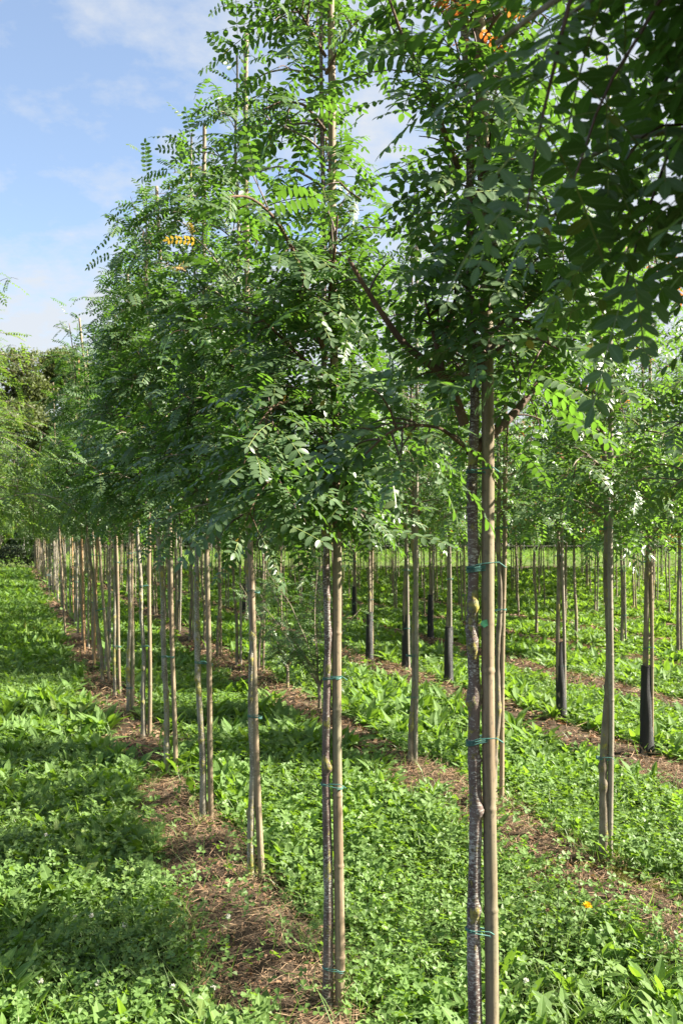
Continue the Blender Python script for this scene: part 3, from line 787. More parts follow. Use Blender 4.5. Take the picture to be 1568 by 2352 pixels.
def tie_mesh(seed, off, rt, rs, turns=3, thick=.0016, tail=.04):
    """twine wound round the stake (at the origin) and the stem standing at off"""
    r = np.random.default_rng(seed)
    off = np.array([off[0], off[1]]); D = np.linalg.norm(off); e = off / D; f = np.array([-e[1], e[0]])
    rs += thick; rt += thick
    loop = []
    for a in np.linspace(math.pi / 2, 3 * math.pi / 2, 9): loop.append(rs * (math.cos(a) * e + math.sin(a) * f))
    for a in np.linspace(-math.pi / 2, math.pi / 2, 9): loop.append(off + rt * (math.cos(a) * e + math.sin(a) * f))
    loop = np.array(loop); m = len(loop)
    N = turns * m; tilt = r.uniform(-.25, .25)
    z = np.linspace(0, thick * 2.1 * turns, N) + np.tile((loop - off / 2) @ e * tilt, turns) + r.normal(0, thick * .5, N)
    pts = np.concatenate([np.tile(loop, (turns, 1)), z[:, None]], 1)
    # tail end sticking out past the stake
    q = pts[-1]; fx = f if f[1] < 0 else -f
    tl = np.array([q, q + np.array([*(-e * .6 + fx * .4), .2]) * tail * .4, q + np.array([*(-e * 1.0 + fx * .5), .15]) * tail, q + np.array([*(-e * 1.25 + fx * .4), -.1]) * tail * 1.1])
    g = Geo(); g.tube(pts, thick, 5, 0, cap=False); g.tube(tl, thick * .9, 5, 0)
    return g.mesh('tie', [M['twine']])

def ties_for(seed, line, r0, off, specs, rs=.0172, lean_d=0.0):
    """specs: (height, turns, twine radius, tail); the loop follows where the stem really stands at that height"""
    out = []
    for i, (z, n, th, tl) in enumerate(specs):
        p = np.array([np.interp(z, line[:, 2], line[:, k]) for k in (0, 1)])
        o = p - np.asarray(off); o[0] -= lean_d * z
        if np.linalg.norm(o) < .02: o = unit(o) * .02
        out.append((tie_mesh(seed + i, o, r0 * (1 - .18 * z), rs - .0015 * z, n, th, tl), z))
    return out
def guard_mesh(off, h=.68, r=.045):
    """open black sleeve round the stem (origin) and the stake at off"""
    g = Geo(); n = 20; th = np.arange(n) / n * 2 * math.pi
    zs = np.linspace(0, h, 24); off = np.array(off)
    rows = []
    rr = np.random.default_rng(int(h * 100)); ph = rr.uniform(0, 6.28, 3)
    for i, z in enumerate(zs):
        w = 1 + .25 * (1 - z / h) ** 2 + rr.normal(0, .015) + (.06 * np.sin(th * 3 + ph[0] + z * 9) + .04 * np.sin(th * 5 + ph[1] - z * 14))[:, None]
        c = off * .5
        e = unit(off); f = np.array([-e[1], e[0]])
        la = np.linalg.norm(off) * .5 + r * .75
        xy = c + np.cos(th)[:, None] * e * la * w + np.sin(th)[:, None] * f * r * .85 * w
        rows.append(np.concatenate([xy, np.full((n, 1), z)], 1))
    v = np.concatenate(rows); i = np.arange(len(zs) - 1)[:, None] * n; j = np.arange(n)[None, :]; j2 = (j + 1) % n
    q = np.stack([i + j, i + j2, i + n + j2, i + n + j], -1).reshape(-1, 4)
    g.add(v, None, q)
    # rolled rim at the top so the sleeve has an edge
    ring = np.concatenate([rows[-1], rows[-1][:1]]); g.tube(ring, .003, 5, cap=False)
    return g.mesh('trunk_guard', [M['guard']])

ORD = ['zeroth', 'first', 'second', 'third', 'fourth', 'fifth', 'sixth', 'seventh', 'eighth', 'ninth', 'tenth', 'eleventh', 'twelfth', 'thirteenth', 'fourteenth', 'fifteenth',
       'sixteenth', 'seventeenth', 'eighteenth', 'nineteenth', 'twentieth'] + ['twenty-' + s for s in ('first', 'second', 'third', 'fourth', 'fifth', 'sixth', 'seventh', 'eighth', 'ninth')] + ['thirtieth'] + ['thirty-' + s for s in ('first', 'second', 'third', 'fourth', 'fifth', 'sixth', 'seventh', 'eighth', 'ninth')] + ['fortieth']
def row_name(r):
    return {-1: 'the row left of the grass alley', 0: 'the row beside the grass alley'}.get(r, f'the {ORD[r + 1]} row right of the alley' if r >= 1 else '')
for _i in range(1, 2): pass
def row_name(r):
    if r == -1: return 'the row left of the alley'
    if r == 0: return 'the nearest row'
    return f'the {ORD[r + 1]} row from the alley'

def place_tree(parts, loc, label, group, lean=(0, 0), rz=0.0, name='nursery_tree'):
    tm, cm, lms = parts[0], parts[1], parts[2]
    o = empty(name, (loc[0], loc[1], float(ground_z(loc[0], loc[1])) - .01))
    o.rotation_euler = (lean[1], lean[0], rz)
    part('trunk', tm, o); part('crown', cm, o)
    for lm in lms: part('limb', lm, o)
    return tag(o, label, 'tree', group)
def place_stake(me, loc, label, ties=(), lean=(0, 0), rz=0.0):
    o = link(bpy.data.objects.new('bamboo_stake', me))
    o.location = (loc[0], loc[1], float(ground_z(loc[0], loc[1])) - .01)
    o.rotation_euler = (lean[1], lean[0], rz)
    tag(o, label, 'stake', 'bamboo stakes tied to the trees')
    for (tmesh, z) in ties:
        t = part('tie', tmesh, o); t.location = (0, 0, z)
    return o
GT = 'young nursery trees standing in rows'

# --- the named trees of the nearest row: base (x, y), stake offset, lean of the top towards +x
def local(pts, loc): return [np.asarray(p) - np.array([loc[0], loc[1], 0]) for p in pts]

# tree whose trunk is outside the frame, shaded branches enter at the upper right
L0 = np.array([.80, 1.12])
limbs0 = [
    (local([(.80, 1.12, 1.98), (.70, 1.10, 2.17), (.58, 1.08, 2.25), (.46, 1.06, 2.27), (.36, 1.05, 2.27), (.26, 1.05, 2.24), (.18, 1.06, 2.18)], L0), .010, .003, 10, .25),
    (local([(.80, 1.12, 2.1), (.70, 1.2, 2.28), (.62, 1.25, 2.36), (.54, 1.28, 2.40)], L0), .008, .003, 8, .3),
    (local([(.80, 1.12, 1.98), (.68, 1.2, 2.12), (.58, 1.25, 2.16), (.50, 1.3, 2.19), (.40, 1.32, 2.18), (.31, 1.33, 2.13)], L0), .008, .003, 10, .25),
    (local([(.80, 1.12, 1.95), (.74, 1.25, 2.08), (.68, 1.35, 2.12), (.62, 1.42, 2.11)], L0), .008, .003, 9, .25),
    (local([(.80, 1.12, 2.1), (.72, 1.05, 2.28), (.62, 1.08, 2.37), (.53, 1.1, 2.39)], L0), .008, .003, 8, .3),
    (local([(.80, 1.12, 1.98), (.70, 1.04, 2.12), (.62, 1.12, 2.22), (.56, 1.14, 2.22), (.52, 1.14, 2.18)], L0), .008, .003, 9, .3),
    (local([(.80, 1.12, 2.25), (.70, 1.14, 2.36), (.58, 1.15, 2.38), (.50, 1.16, 2.36), (.38, 1.15, 2.33), (.28, 1.15, 2.26)], L0), .008, .003, 9, .2),
    (local([(.80, 1.12, 2.2), (.74, 1.2, 2.42), (.68, 1.25, 2.5), (.64, 1.3, 2.5)], L0), .008, .003, 8, .2),
    (local([(.80, 1.12, 1.95), (.74, 1.15, 2.08), (.68, 1.2, 2.12), (.62, 1.2, 2.10)], L0), .008, .003, 8, .2),
    (local([(.80, 1.12, 1.95), (.80, 1.3, 2.1), (.78, 1.45, 2.15), (.75, 1.6, 2.1)], L0), .007, .003, 7, .25),
]
limbs0 = [([q + np.array([0, 0, .06]) for q in l[0]],) + tuple(l[1:]) for l in limbs0]
parts = make_tree_parts(100, limbs=limbs0, nb=26, base=2.1, radius=.5, bias=(1, .2, .4), leafL=.19, lw=.19, spacing=.030, twigs=5, bark='bark_grey', limb_parts=False)
place_tree(parts, L0, 'dark shaded tree whose leafy branches reach in at the upper right corner', GT)
sm, sl = stake_mesh(100); place_stake(sm, L0 + [.055, 0], 'bamboo stake of the tree whose shaded branches fill the upper right')

# near tree with the flaky purple brown trunk
L1 = np.array([.318, 2.17])
def T1(*p): return [P(x, y, d) - np.array([L1[0], L1[1], 0]) for x, y, d in p]
limbs1 = [
    (T1((1066, 1025, 2.17), (1047, 965, 2.15), (1020, 914, 2.12), (962, 872, 2.07), (925, 845, 2.04), (870, 765, 2.0), (822, 690, 1.97), (800, 650, 1.95)), .0125, .0040, 2, .80, .65),
    (T1((1017, 910, 2.12), (1004, 855, 2.11), (990, 800, 2.10), (975, 740, 2.08)), .0075, .0025, 2, .5, .75),
    (T1((1016, 838, 2.12), (1036, 770, 2.12), (1056, 700, 2.12), (1060, 620, 2.1)), .0055, .002, 3, .5, .85),
    (T1((1080, 1095, 2.17), (1130, 1045, 2.2), (1172, 1008, 2.26), (1235, 930, 2.34), (1265, 850, 2.38), (1290, 780, 2.38)), .0150, .0035, 10, .42),
    (T1((1078, 650, 2.17), (1086, 560, 2.12), (1102, 470, 2.06), (1120, 380, 2.0)), .0065, .0025, 6, .3),
    (T1((1052, 440, 2.17), (1010, 330, 2.12), (970, 220, 2.1), (920, 130, 2.08), (893, 50, 2.05)), .0075, .003, 4, .3, .62),
    (T1((1064, 1075, 2.17), (1010, 1035, 2.06), (945, 1030, 1.98), (890, 1050, 1.93), (840, 1100, 1.9)), .005, .002, 10, .25),
    (T1((1075, 110, 2.15), (1100, 60, 2.1), (1135, 50, 2.08)), .003, .002, 2, .3, .5, 1.0),
    (T1((1062, 110, 2.15), (1068, 60, 2.07), (1076, 25, 2.03)), .003, .002, 1, .2, .5, 1.0),
    (T1((1082, 900, 2.17), (1150, 850, 2.05), (1230, 830, 1.95), (1280, 860, 1.9)), .006, .002, 7, .35),
    (T1((1070, 240, 2.17), (1120, 120, 2.15), (1180, 40, 2.12), (1220, 0, 2.1)), .006, .0025, 6, .3),
]
path1 = [(-.000, 0, -.03), (.004, 0, .3), (-.004, .0, .7), (.002, 0, .98), (-.004, 0, 1.13), (-.001, 0, 1.25), (-.007, 0, 1.42), (-.004, 0, 1.55), (-.008, 0, 1.75), (.0, 0, 1.95), (-.012, 0, 2.2), (-.012, 0, 2.6), (-.03, 0, 2.9), (-.03, 0, 4.2)]
knots1 = [(1.47, 3.4, .011, .022), (1.38, 3.0, .013, .03), (1.26, 4.9, .009, .02), (1.24, 2.2, .012, .018), (1.10, 5.0, .006, .015), (1.755, 2.9, .012, .017), (1.60, 5.0, .006, .016), (1.70, 5.9, .010, .014),
          (.93, 6.0, .009, .02), (.985, 3.6, .010, .02), (.75, 3.4, .009, .018), (.62, 6.1, .008, .016), (1.42, .6, .008, .02), (1.26, .3, .010, .02), (.4, 3.2, .009, .02)]
parts = make_tree_parts(101, limbs=limbs1, nb=31, base=2.0, radius=.16, twigL=.12, thin=1.5, split=.4, skip=((-1.65, .75, 0), (3.14, .9, 2.25)), bias=(1, .2, .6), r0=.0198, bark='bark_flaky', path=path1, knots=knots1, sides=20, ring=.007, leafL=.215, lw=.175, pairs=7, spacing=.034, twigs=5, limb_parts=True)
t1 = place_tree(parts, L1, 'nearest full trunk, flaky purple brown bark with knots and a green tag', GT)
gt_ = Geo(); gt_.add([(0, -.001, 0), (.013, 0, .004), (.016, .001, -.010), (.006, 0, -.016), (-.003, -.001, -.008)], [(0, 1, 2), (0, 2, 3), (0, 3, 4)])
gt_.add([(0, -.003, 0), (.013, -.002, .004), (.016, -.001, -.010), (.006, -.002, -.016), (-.003, -.003, -.008)], [(2, 1, 0), (3, 2, 0), (4, 3, 0)])
tg_ = part('plant_tag', gt_.mesh('plant_tag', [M['tag']], False), t1); tg_.location = (.012, -.019, 1.435)
sm, sl = stake_mesh(101, 4.0, .0172, .0125, .012)
OFF1 = (.0395, .004)
ties = ties_for(1, parts[3], .0198, OFF1, [(1.785, 2, .0018, .04), (1.552, 5, .0015, .05), (1.143, 4, .0016, .045), (.690, 2, .0016, .03)], .0172, -.012)
place_stake(sm, L1 + np.array(OFF1), 'thick pale bamboo stake tied to the nearest flaky brown trunk', ties, lean=(-.012, 0))

# second tree: dark bark, yellow lichen at the foot, big mass of leaves on the camera side
L2 = G(752, 2352)[:2]
def T2(*p): return [P(x, y, d) - np.array([L2[0], L2[1], 0]) for x, y, d in p]
limbs2 = [
    (T2((748, 860, 3.14), (720, 740, 3.0), (680, 620, 2.85), (630, 530, 2.72), (570, 480, 2.62), (520, 490, 2.55)), .010, .003, 13, .25),
    (T2((748, 800, 3.14), (760, 680, 2.95), (770, 590, 2.82), (775, 530, 2.75)), .008, .0025, 8, .25, .85),
    (T2((745, 1010, 3.14), (690, 950, 2.98), (630, 960, 2.85), (585, 1020, 2.77), (560, 1100, 2.72)), .007, .002, 10, .25),
    (T2((748, 330, 3.14), (700, 270, 3.08), (650, 262, 3.0), (590, 290, 2.95)), .006, .002, 7, .3),
    (T2((748, 200, 3.14), (800, 100, 3.05), (830, 70, 3.0)), .006, .002, 3, .3, .65),
    (T2((752, 420, 3.14), (800, 470, 3.0), (830, 490, 2.95)), .005, .002, 2, .4, .7),
    (T2((746, 900, 3.14), (660, 820, 3.05), (600, 760, 2.95), (540, 740, 2.9)), .008, .0025, 12, .25),
    (T2((748, 160, 3.14), (690, 60, 3.05), (640, 10, 3.0)), .006, .002, 7, .3),
    (T2((748, 1080, 3.14), (690, 1090, 3.0), (640, 1110, 2.9), (590, 1170, 2.82), (560, 1240, 2.8)), .005, .002, 12, .2),
]
path2 = [(0, 0, -.03), (.004, 0, .4), (-.006, 0, .8), (-.002, 0, 1.1), (.004, 0, 1.3), (-.006, 0, 1.5), (-.001, 0, 1.7), (-.012, 0, 2.2), (-.012, 0, 2.7), (-.022, 0, 3.2), (-.026, 0, 4.2)]
knots2 = [(1.655, 2.6, .016, .022), (1.635, 5.2, .010, .02), (1.465, 5.6, .011, .02), (1.43, 3.6, .006, .02), (1.30, .1, .016, .02), (1.10, 5.7, .007, .02), (1.19, 3.3, .006, .02), (.84, 4.6, .016, .02), (.86, 3.2, .008, .02),
          (.55, 6.1, .010, .03), (.48, .2, .012, .04), (.3, 6.2, .009, .03), (.15, 5.6, .007, .02), (1.0, 3.2, .005, .03), (.62, .1, .002, .06), (.50, 6.2, .003, .09), (.38, .3, .002, .06), (.12, 6.0, .003, .07), (.70, 6.1, .002, .03)]
parts = make_tree_parts(102, limbs=limbs2, nb=56, base=1.72, radius=.21, twigL=.13, tp=1.9, thin=2.0, split=.42, skip=((-1.45, .6, 0), (0, .95, 2.7)), bias=(-1, -.1, .5), r0=.0182, bark='bark_flaky', path=path2, knots=knots2, sides=18, ring=.009, leafL=.215, lw=.178, pairs=7, spacing=.034, twigs=5, limb_parts=True)
place_tree(parts, L2, 'second tree, dark knotty trunk with yellow lichen and a broad drooping crown', GT)
sm, sl = stake_mesh(102, 4.0, .0185, .0120, .010, 'bamboo')
ties = ties_for(11, parts[3], .0182, (.041, 0), [(1.69, 3, .0016, .04), (1.145, 3, .0016, .05), (.775, 2, .0017, .05), (.145, 2, .0017, .03), (2.92, 2, .0016, .03)], .0182, -.010)
place_stake(sm, L2 + np.array([.041, .0]), 'thick pale bamboo stake tied to the second, dark knotty trunk', ties, lean=(-.010, 0))

# trees three to nine of the same row, each measured
row0 = [  # trunk x, y; stake dx in metres; lean; radius; bark; ties
    (578, 2042, .048, -.020, .0170, 'bark_grey', (1.37, .775), dict(nb=36, radius=.25)),
    (467, 1900, .048, -.012, .0195, 'bark_grey', (1.6, .9), dict(nb=40, radius=.29, tp=1.2, thin=1.15, split=.65)),
    (385, 1795, .055, -.035, .0200, 'bark_grey', (1.48, .8), dict(nb=40, radius=.29, tp=1.2, thin=1.15, split=.65)),
    (330, 1708, .050, -.012, .0190, 'bark_grey', (1.50, 1.22, .74), dict(nb=40, radius=.29, tp=1.2, thin=1.15, split=.65)),
    (297, 1657, .030, -.012, .0200, 'bark_grey', (1.45, .25), dict(nb=38, radius=.29, tp=1.2, thin=1.15, split=.65)),
    (266, 1606, .045, -.014, .0190, 'bark_grey', (1.35, .5), dict(nb=38, radius=.29, tp=1.2, thin=1.15, split=.65)),
    (238, 1577, .065, -.090, .0185, 'bark_olive', (1.4, .8), dict(nb=36, radius=.30, tp=1.2, thin=1.15, split=.65)),
]
desc0 = ['slim grey trunk with teal ties and smooth dark foot', 'dark straight trunk with split bark at the foot', 'pale knobbly trunk with yellow lichen', 'grey knobbly trunk beside a straight stake',
         'dark grey trunk touching its stake', 'pale smooth grey trunk', 'yellowish trunk leaning clearly to the left']
for i, (x, y, dx, lean, rr, bk, tz, kw) in enumerate(row0):
    b = G(x, y)[:2]
    if i == 0:
        ll_ = [P(568, 700, 4.28), P(540, 640, 4.15), P(500, 585, 4.05), P(470, 560, 4.0)]
        kw = dict(kw, accent_mat='leaf_orange', limbs=[([q - np.array([b[0], b[1], 0]) for q in ll_], .005, .002, 1, .62, .7, .4)])
    pr = make_tree_parts(110 + i, r0=rr * 1.07, bark=bk, sides=14 if i < 4 else 10, ring=.012 if i < 4 else .02, wiggle=.014, leafL=.21, lw=.185, pairs=7, spacing=.030, twigs=6, top=4.2, bias=(-1, -.2, .35), twigL=.16,
                         tpl=TPL_NEAR if i < 3 else TPL_MID, stalk=i < 3, nknots=16, **kw)
    place_tree(pr, b, f'{desc0[i]}, {ORD[i + 3]} tree of {row_name(0)}', GT, lean=(lean, 0))
    sm, sl = stake_mesh(130 + i, 4.0 if i else 4.02, .0165, .011, .03 if i == 0 else .015, 'bamboo')
    ties = ties_for(140 + i * 5, pr[3], rr, (dx, 0), [(z, 2 + j % 2, .0017, .04) for j, z in enumerate(tz)], .016)
    place_stake(sm, b + np.array([dx, 0]), f'bamboo stake of the {ORD[i + 3]} tree of {row_name(0)}', ties, lean=(lean * .9, 0))

# --- shared kinds for the trees farther back
KIND = {}
def kind(key, n, **kw):
    KIND[key] = [make_tree_parts(sum(map(ord, key)) * 7 + i, **kw) for i in range(n)]
kind('dense', 5, tpl=TPL_LOW, stalk=False, sides=8, ring=.04, nb=36, radius=.30, twigL=.18, bias=(-1, -.2, .3), spacing=.031, twigs=5, leafL=.21, lw=.21, r0=.019, top=4.05, base=1.68, wiggle=.018, nknots=12)
kind('loose', 4, tpl=TPL_MID, stalk=True, sides=10, ring=.025, nb=38, radius=.32, twigL=.17, spacing=.036, tp=1.5, twigs=4, leafL=.20, lw=.195, r0=.0225, base=1.7, wiggle=.018, bark='bark_olive', leaf='leaf_fresh', nknots=10)
kind('lance', 5, tpl=TPL_LANCE, stalk=False, sides=8, ring=.04, nb=44, radius=.44, spacing=.036, twigs=5, leafL=.22, lw=.28, base=1.62, lance=True, pairs=4, r0=.027, wiggle=.014, bark='bark_olive', leaf='leaf_fresh', accent=.03, nknots=6)
kind('far', 5, tpl=TPL_LOW, stalk=False, sides=6, ring=.12, nb=32, radius=.52, spacing=.047, twigs=3, leafL=.26, lw=.29, pairs=4, base=1.5, top=4.1, r0=.020, wiggle=.016, bark='bark_olive', leaf='leaf', accent=.012, nknots=0)
kind('thin', 4, tpl=TPL_LOW, stalk=False, sides=6, ring=.12, nb=10, radius=.32, spacing=.07, twigs=3, leafL=.24, lw=.26, pairs=4, r0=.018, wiggle=.016, bark='bark_olive', leaf='leaf', base=1.6, top=3.9, nknots=0)
kind('gold', 4, tpl=TPL_LOW, stalk=False, sides=8, ring=.05, nb=24, radius=.95, spacing=.060, twigs=4, leafL=.24, lw=.17, pairs=8, r0=.022, leaf='leaf_yellow', twigL=.34, nknots=6, el=(.1, .7), base=1.7)
STK = [stake_mesh(300 + i, 4.0, .0155, .011, .02, m, 8)[0] for i, m in enumerate(('bamboo', 'bamboo_orange', 'bamboo_grey', 'bamboo', 'bamboo_grey'))]
TIE = [tie_mesh(400 + i, (-.05, 0), .0185, .0155, 2 + i % 2, .002, .045) for i in range(3)]
GRD = [guard_mesh((.040, .0), .68, .031), guard_mesh((.036, .010), .62, .034), guard_mesh((.038, -.006), .71, .030)]
rg = random.Random(11)
def std_tree(r, pos, ordn, key, look, stake=True, guard=False, lean=None, sdx=.05, z_scale=1.0):
    v = rg.randrange(len(KIND[key])); pr = KIND[key][v]
    lean = (rg.gauss(-.006, .012), rg.gauss(0, .01)) if lean is None else lean
    t = place_tree((pr[0], pr[1], ()), pos, f'{look}, {ORD[ordn]} tree of {row_name(r)}', GT, lean)
    s = z_scale * rg.uniform(.96, 1.05); t.scale = (rg.uniform(.9, 1.1), rg.uniform(.9, 1.1), s)
    t.children[1].rotation_euler = (0, 0, 0)
    if guard:
        gd = part('trunk_guard', GRD[rg.randrange(3)], t)
    if stake:
        o = place_stake(STK[rg.randrange(len(STK)) if r == 0 else rg.choice((0, 2, 3, 4))], np.asarray(pos) + np.array([sdx, rg.uniform(-.02, .02)]), f'bamboo stake of the {ORD[ordn]} tree of {row_name(r)}',
                        [(TIE[rg.randrange(3)], z * rg.uniform(.95, 1.05)) for z in rg.sample([.5, .78, 1.15, 1.5, 1.62], 2)], (lean[0], lean[1]))
    return t
def lat(r, y): return ROW0 + r * PITCH + SK * y

# rest of the nearest row
o_i = 10; yv = G(238, 1577)[1] + .75
while yv < 42.0:
    key = 'dense' if yv < 30 else 'far'
    std_tree(0, (lat(0, yv) + rg.uniform(-.05, .05), yv), o_i, key, rg.choice(['thin grey trunk', 'thin pale trunk', 'slender dark trunk']), lean=(rg.gauss(-.012, .02), 0), sdx=rg.uniform(.035, .07))
    o_i += 1; yv += STEP * rg.uniform(.92, 1.12) * (1 if o_i < 30 else 1.2)
# extra loose poles leaning among them
for (x, y, ln, m, lb) in ((217, 1548, .03, 1, 'orange bamboo pole leaning in the soil before the cluster of stakes'), (195, 1510, -.02, 1, 'orange bamboo pole standing behind the leaning orange pole'), (152, 1470, -.05, 0, 'pale bamboo pole tilted left in the far cluster of stakes')):
    b = G(x, y)[:2]; place_stake(STK[m], b, lb, (), (ln, 0))

# second row
def row_list(r, items):
    n = 0
    for it in items:
        x, y, key, guard, look, kw = it
        n += 1
        std_tree(r, G(x, y)[:2], n, key, look, guard=guard, **kw)
    return n
n1 = 0
r1 = [(1385, 1995, 'loose', False, 'pale crooked knobby trunk', dict(sdx=.035)), (1132, 1870, 'loose', False, 'olive trunk with yellow lichen foot', dict(sdx=.048, lean=(.012, 0))),
      (943, 1770, 'loose', False, 'grey trunk in dry straw', dict(sdx=.035))]
n1 = row_list(1, r1)
for (x, y, look) in ((594, 1556, 'slim pale trunk'), (545, 1536, 'slim olive trunk'), (500, 1515, 'slim knobbly trunk'), (470, 1497, 'slim grey trunk'), (437, 1477, 'slim straight trunk'), (407, 1460, 'slim dark trunk')):
    n1 += 1; std_tree(1, G(x, y)[:2], n1, 'loose', look)
yv = G(407, 1460)[1] + STEP
while yv < 41:
    n1 += 1; std_tree(1, (lat(1, yv) + rg.uniform(-.06, .06), yv), n1, rg.choice(('far', 'thin', 'thin')), 'distant thin trunk', stake=rg.random() < .8); yv += STEP * rg.uniform(1.0, 1.25)
for yv_, lb in ((3.55, 'leafy tree just outside the right edge before the crooked trunk'), (.70, 'leafy tree outside the right edge beside the shaded branches'), (1.45, 'leafy tree outside the right edge that shades the near branches')):
    t_ = std_tree(1, (lat(1, yv_), yv_), 1, 'loose', 'x', stake=False); t_['label'] = lb
# third row, most with black sleeves
r2 = [(1478, 1745, 'lance', True, 'stout pale trunk in tall black sleeve', dict(sdx=.06)), (1284, 1665, 'lance', True, 'slim brown trunk in a black sleeve', dict(sdx=.05)), (1026, 1580, 'lance', True, 'lichen spotted trunk in a black sleeve', dict(sdx=.05)),
      (929, 1545, 'lance', True, 'bent pale trunk in a black sleeve', dict(sdx=.05)), (845, 1525, 'lance', True, 'olive trunk in a narrow black sleeve', dict(sdx=.05))]
n2 = row_list(2, r2)
for (x, y) in ((770, 1492), (728, 1476), (640, 1442), (600, 1428), (560, 1414), (520, 1402)):
    n2 += 1; std_tree(2, G(x, y)[:2], n2, 'far', 'distant olive trunk', guard=rg.random() < .4)
yv = G(520, 1402)[1] + STEP
while yv < 41:
    n2 += 1; std_tree(2, (lat(2, yv) + rg.uniform(-.06, .06), yv), n2, rg.choice(('far', 'thin')), 'distant thin trunk', stake=rg.random() < .7); yv += STEP * rg.uniform(1.1, 1.6)
# fourth row
r3 = [(985, 1477, 'lance', True, 'slim trunk in a black sleeve', {}), (812, 1433, 'lance', True, 'distant trunk in a black sleeve', {})]
n3 = row_list(3, r3)
yv = G(812, 1433)[1] + STEP
while yv < 41:
    n3 += 1; std_tree(3, (lat(3, yv) + rg.uniform(-.06, .06), yv), n3, 'far', 'distant thin trunk', stake=rg.random() < .5); yv += STEP * rg.uniform(1.0, 1.7)
# fifth row
r4 = [(1556, 1514, 'lance', False, 'grey trunk with a yellow foot', {}), (1427, 1489, 'lance', False, 'double grey stem', dict(sdx=.06)), (1322, 1481, 'lance', False, 'curved pale grey trunk', dict(stake=False)), (1231, 1464, 'lance', False, 'slim olive trunk', dict(stake=False))]
n4 = row_list(4, r4)
yv = G(1231, 1464)[1] + STEP * 2
while yv < 41:
    n4 += 1; std_tree(4, (lat(4, yv) + rg.uniform(-.06, .06), yv), n4, 'far', 'distant thin trunk', stake=rg.random() < .5); yv += STEP * rg.uniform(1.0, 1.6)
# rows farther to the right, as far as the frame shows them
for r in range(5, 15):
    n = 0
    y0 = (ROW0 + r * PITCH) / (.375 + .363) + .3
    yv = y0 + rg.uniform(0, .8)
    while yv < 41:
        n += 1
        near = yv < 20
        std_tree(r, (lat(r, yv) + rg.uniform(-.07, .07), yv), n, 'lance' if yv < 17 else 'far', 'slim olive trunk' if near else 'distant thin trunk', stake=rg.random() < .5)
        yv += STEP * rg.uniform(.95, 1.5)
# row left of the alley: trunks outside the frame, pale crowns reach in
n = 0; yv = 7.6
while yv < 40:
    n += 1
    std_tree(-1, (lat(-1, yv) + .10, yv), n, 'gold', 'yellow green spreading crown', stake=False); yv += STEP * rg.uniform(1.15, 1.7)

# two regrown bushes in the second row
def bush(seed, loc, h, label):
    r = np.random.default_rng(seed); gs = Geo(); gc = Geo()
    gs.tube([(0, 0, -.03), (.004, 0, .12), (-.004, 0, .26)], [.018, .016, .015], 8)
    for i in range(9):
        b = branch_auto(r, (0, 0, r.uniform(.18, .27)), i * .7 + r.normal(0, .3), r.uniform(.9, 1.35), h * r.uniform(.6, 1.05), .35)
        gs.tube(b, np.linspace(.007, .002, 9), 5)
        leafy(gc, r, b, .005, TPL_MID, .17, 6, .18, .038, 5, .12, twigL=.22)
    o = empty('regrown_bush', (loc[0], loc[1], float(ground_z(*loc)) - .01))
    part('stem', gs.mesh('stem', [M['bark_olive']]), o); part('foliage', gc.mesh('foliage', [M['leaf'], M['stem'], M['twig']]), o)
    tag(o, label, 'bush', 'regrown bushes in the second row')
bush(61, G(660, 1592)[:2], 1.15, 'small regrown bush with a short pale stump, in the straw of the second row')
bush(62, G(733, 1645)[:2], 1.35, 'taller dark regrown bush right behind the second trunk')

# ------------------------------------------------------------------ small plants that can be counted
def clover_flower(x, y, label):
    p = G(x, y); r = np.random.default_rng(int(x)); z = .10
    o = empty('clover_flower', (p[0], p[1], float(ground_z(p[0], p[1]))))
    g = Geo(); g.tube([(0, 0, 0), (.006, 0, z * .6), (.004, 0, z)], .0011, 5); part('stalk', g.mesh('stalk', [M['stem']]), o)
    n = 60; g = Geo(); d = unit(r.normal(0, 1, (n, 3)) + np.array([0, 0, .35])); d[:, 2] = np.where(d[:, 2] < -.4, -.4, d[:, 2])
    g.leaves(np.array([.004, 0, z]) + d * .003, d, unit(np.cross(d, r.normal(0, 1, (n, 3)))), .009, .004, TPL_LOW)
    part('flower_head', g.mesh('flower_head', [M['petal_white']], False), o)
    tag(o, label, 'flower', 'white clover flowers')
for x, y, lb in ((171, 2160, 'white clover flower, left of the pair in the shaded clover'), (208, 2158, 'pale clover flower, right of the pair in the shaded clover'), (284, 2182, 'white clover flower right of the pair in the shade'),
                 (345, 2140, 'white clover flower highest up the left clover patch'), (522, 2185, 'white clover flower at the edge of the straw before the third tree'), (92, 2322, 'white clover flower in the bottom left corner'),
                 (222, 2325, 'large white clover flower near the bottom edge'), (395, 2330, 'white clover flower near the bottom, right of the large one'), (488, 2335, 'white clover flower lowest before the second tree'), (105, 1960, 'white clover flower alone in the sunny alley'),
                 (1205, 2320, 'clover flower at the bottom right of the nearest stake')):
    clover_flower(x, y, lb)
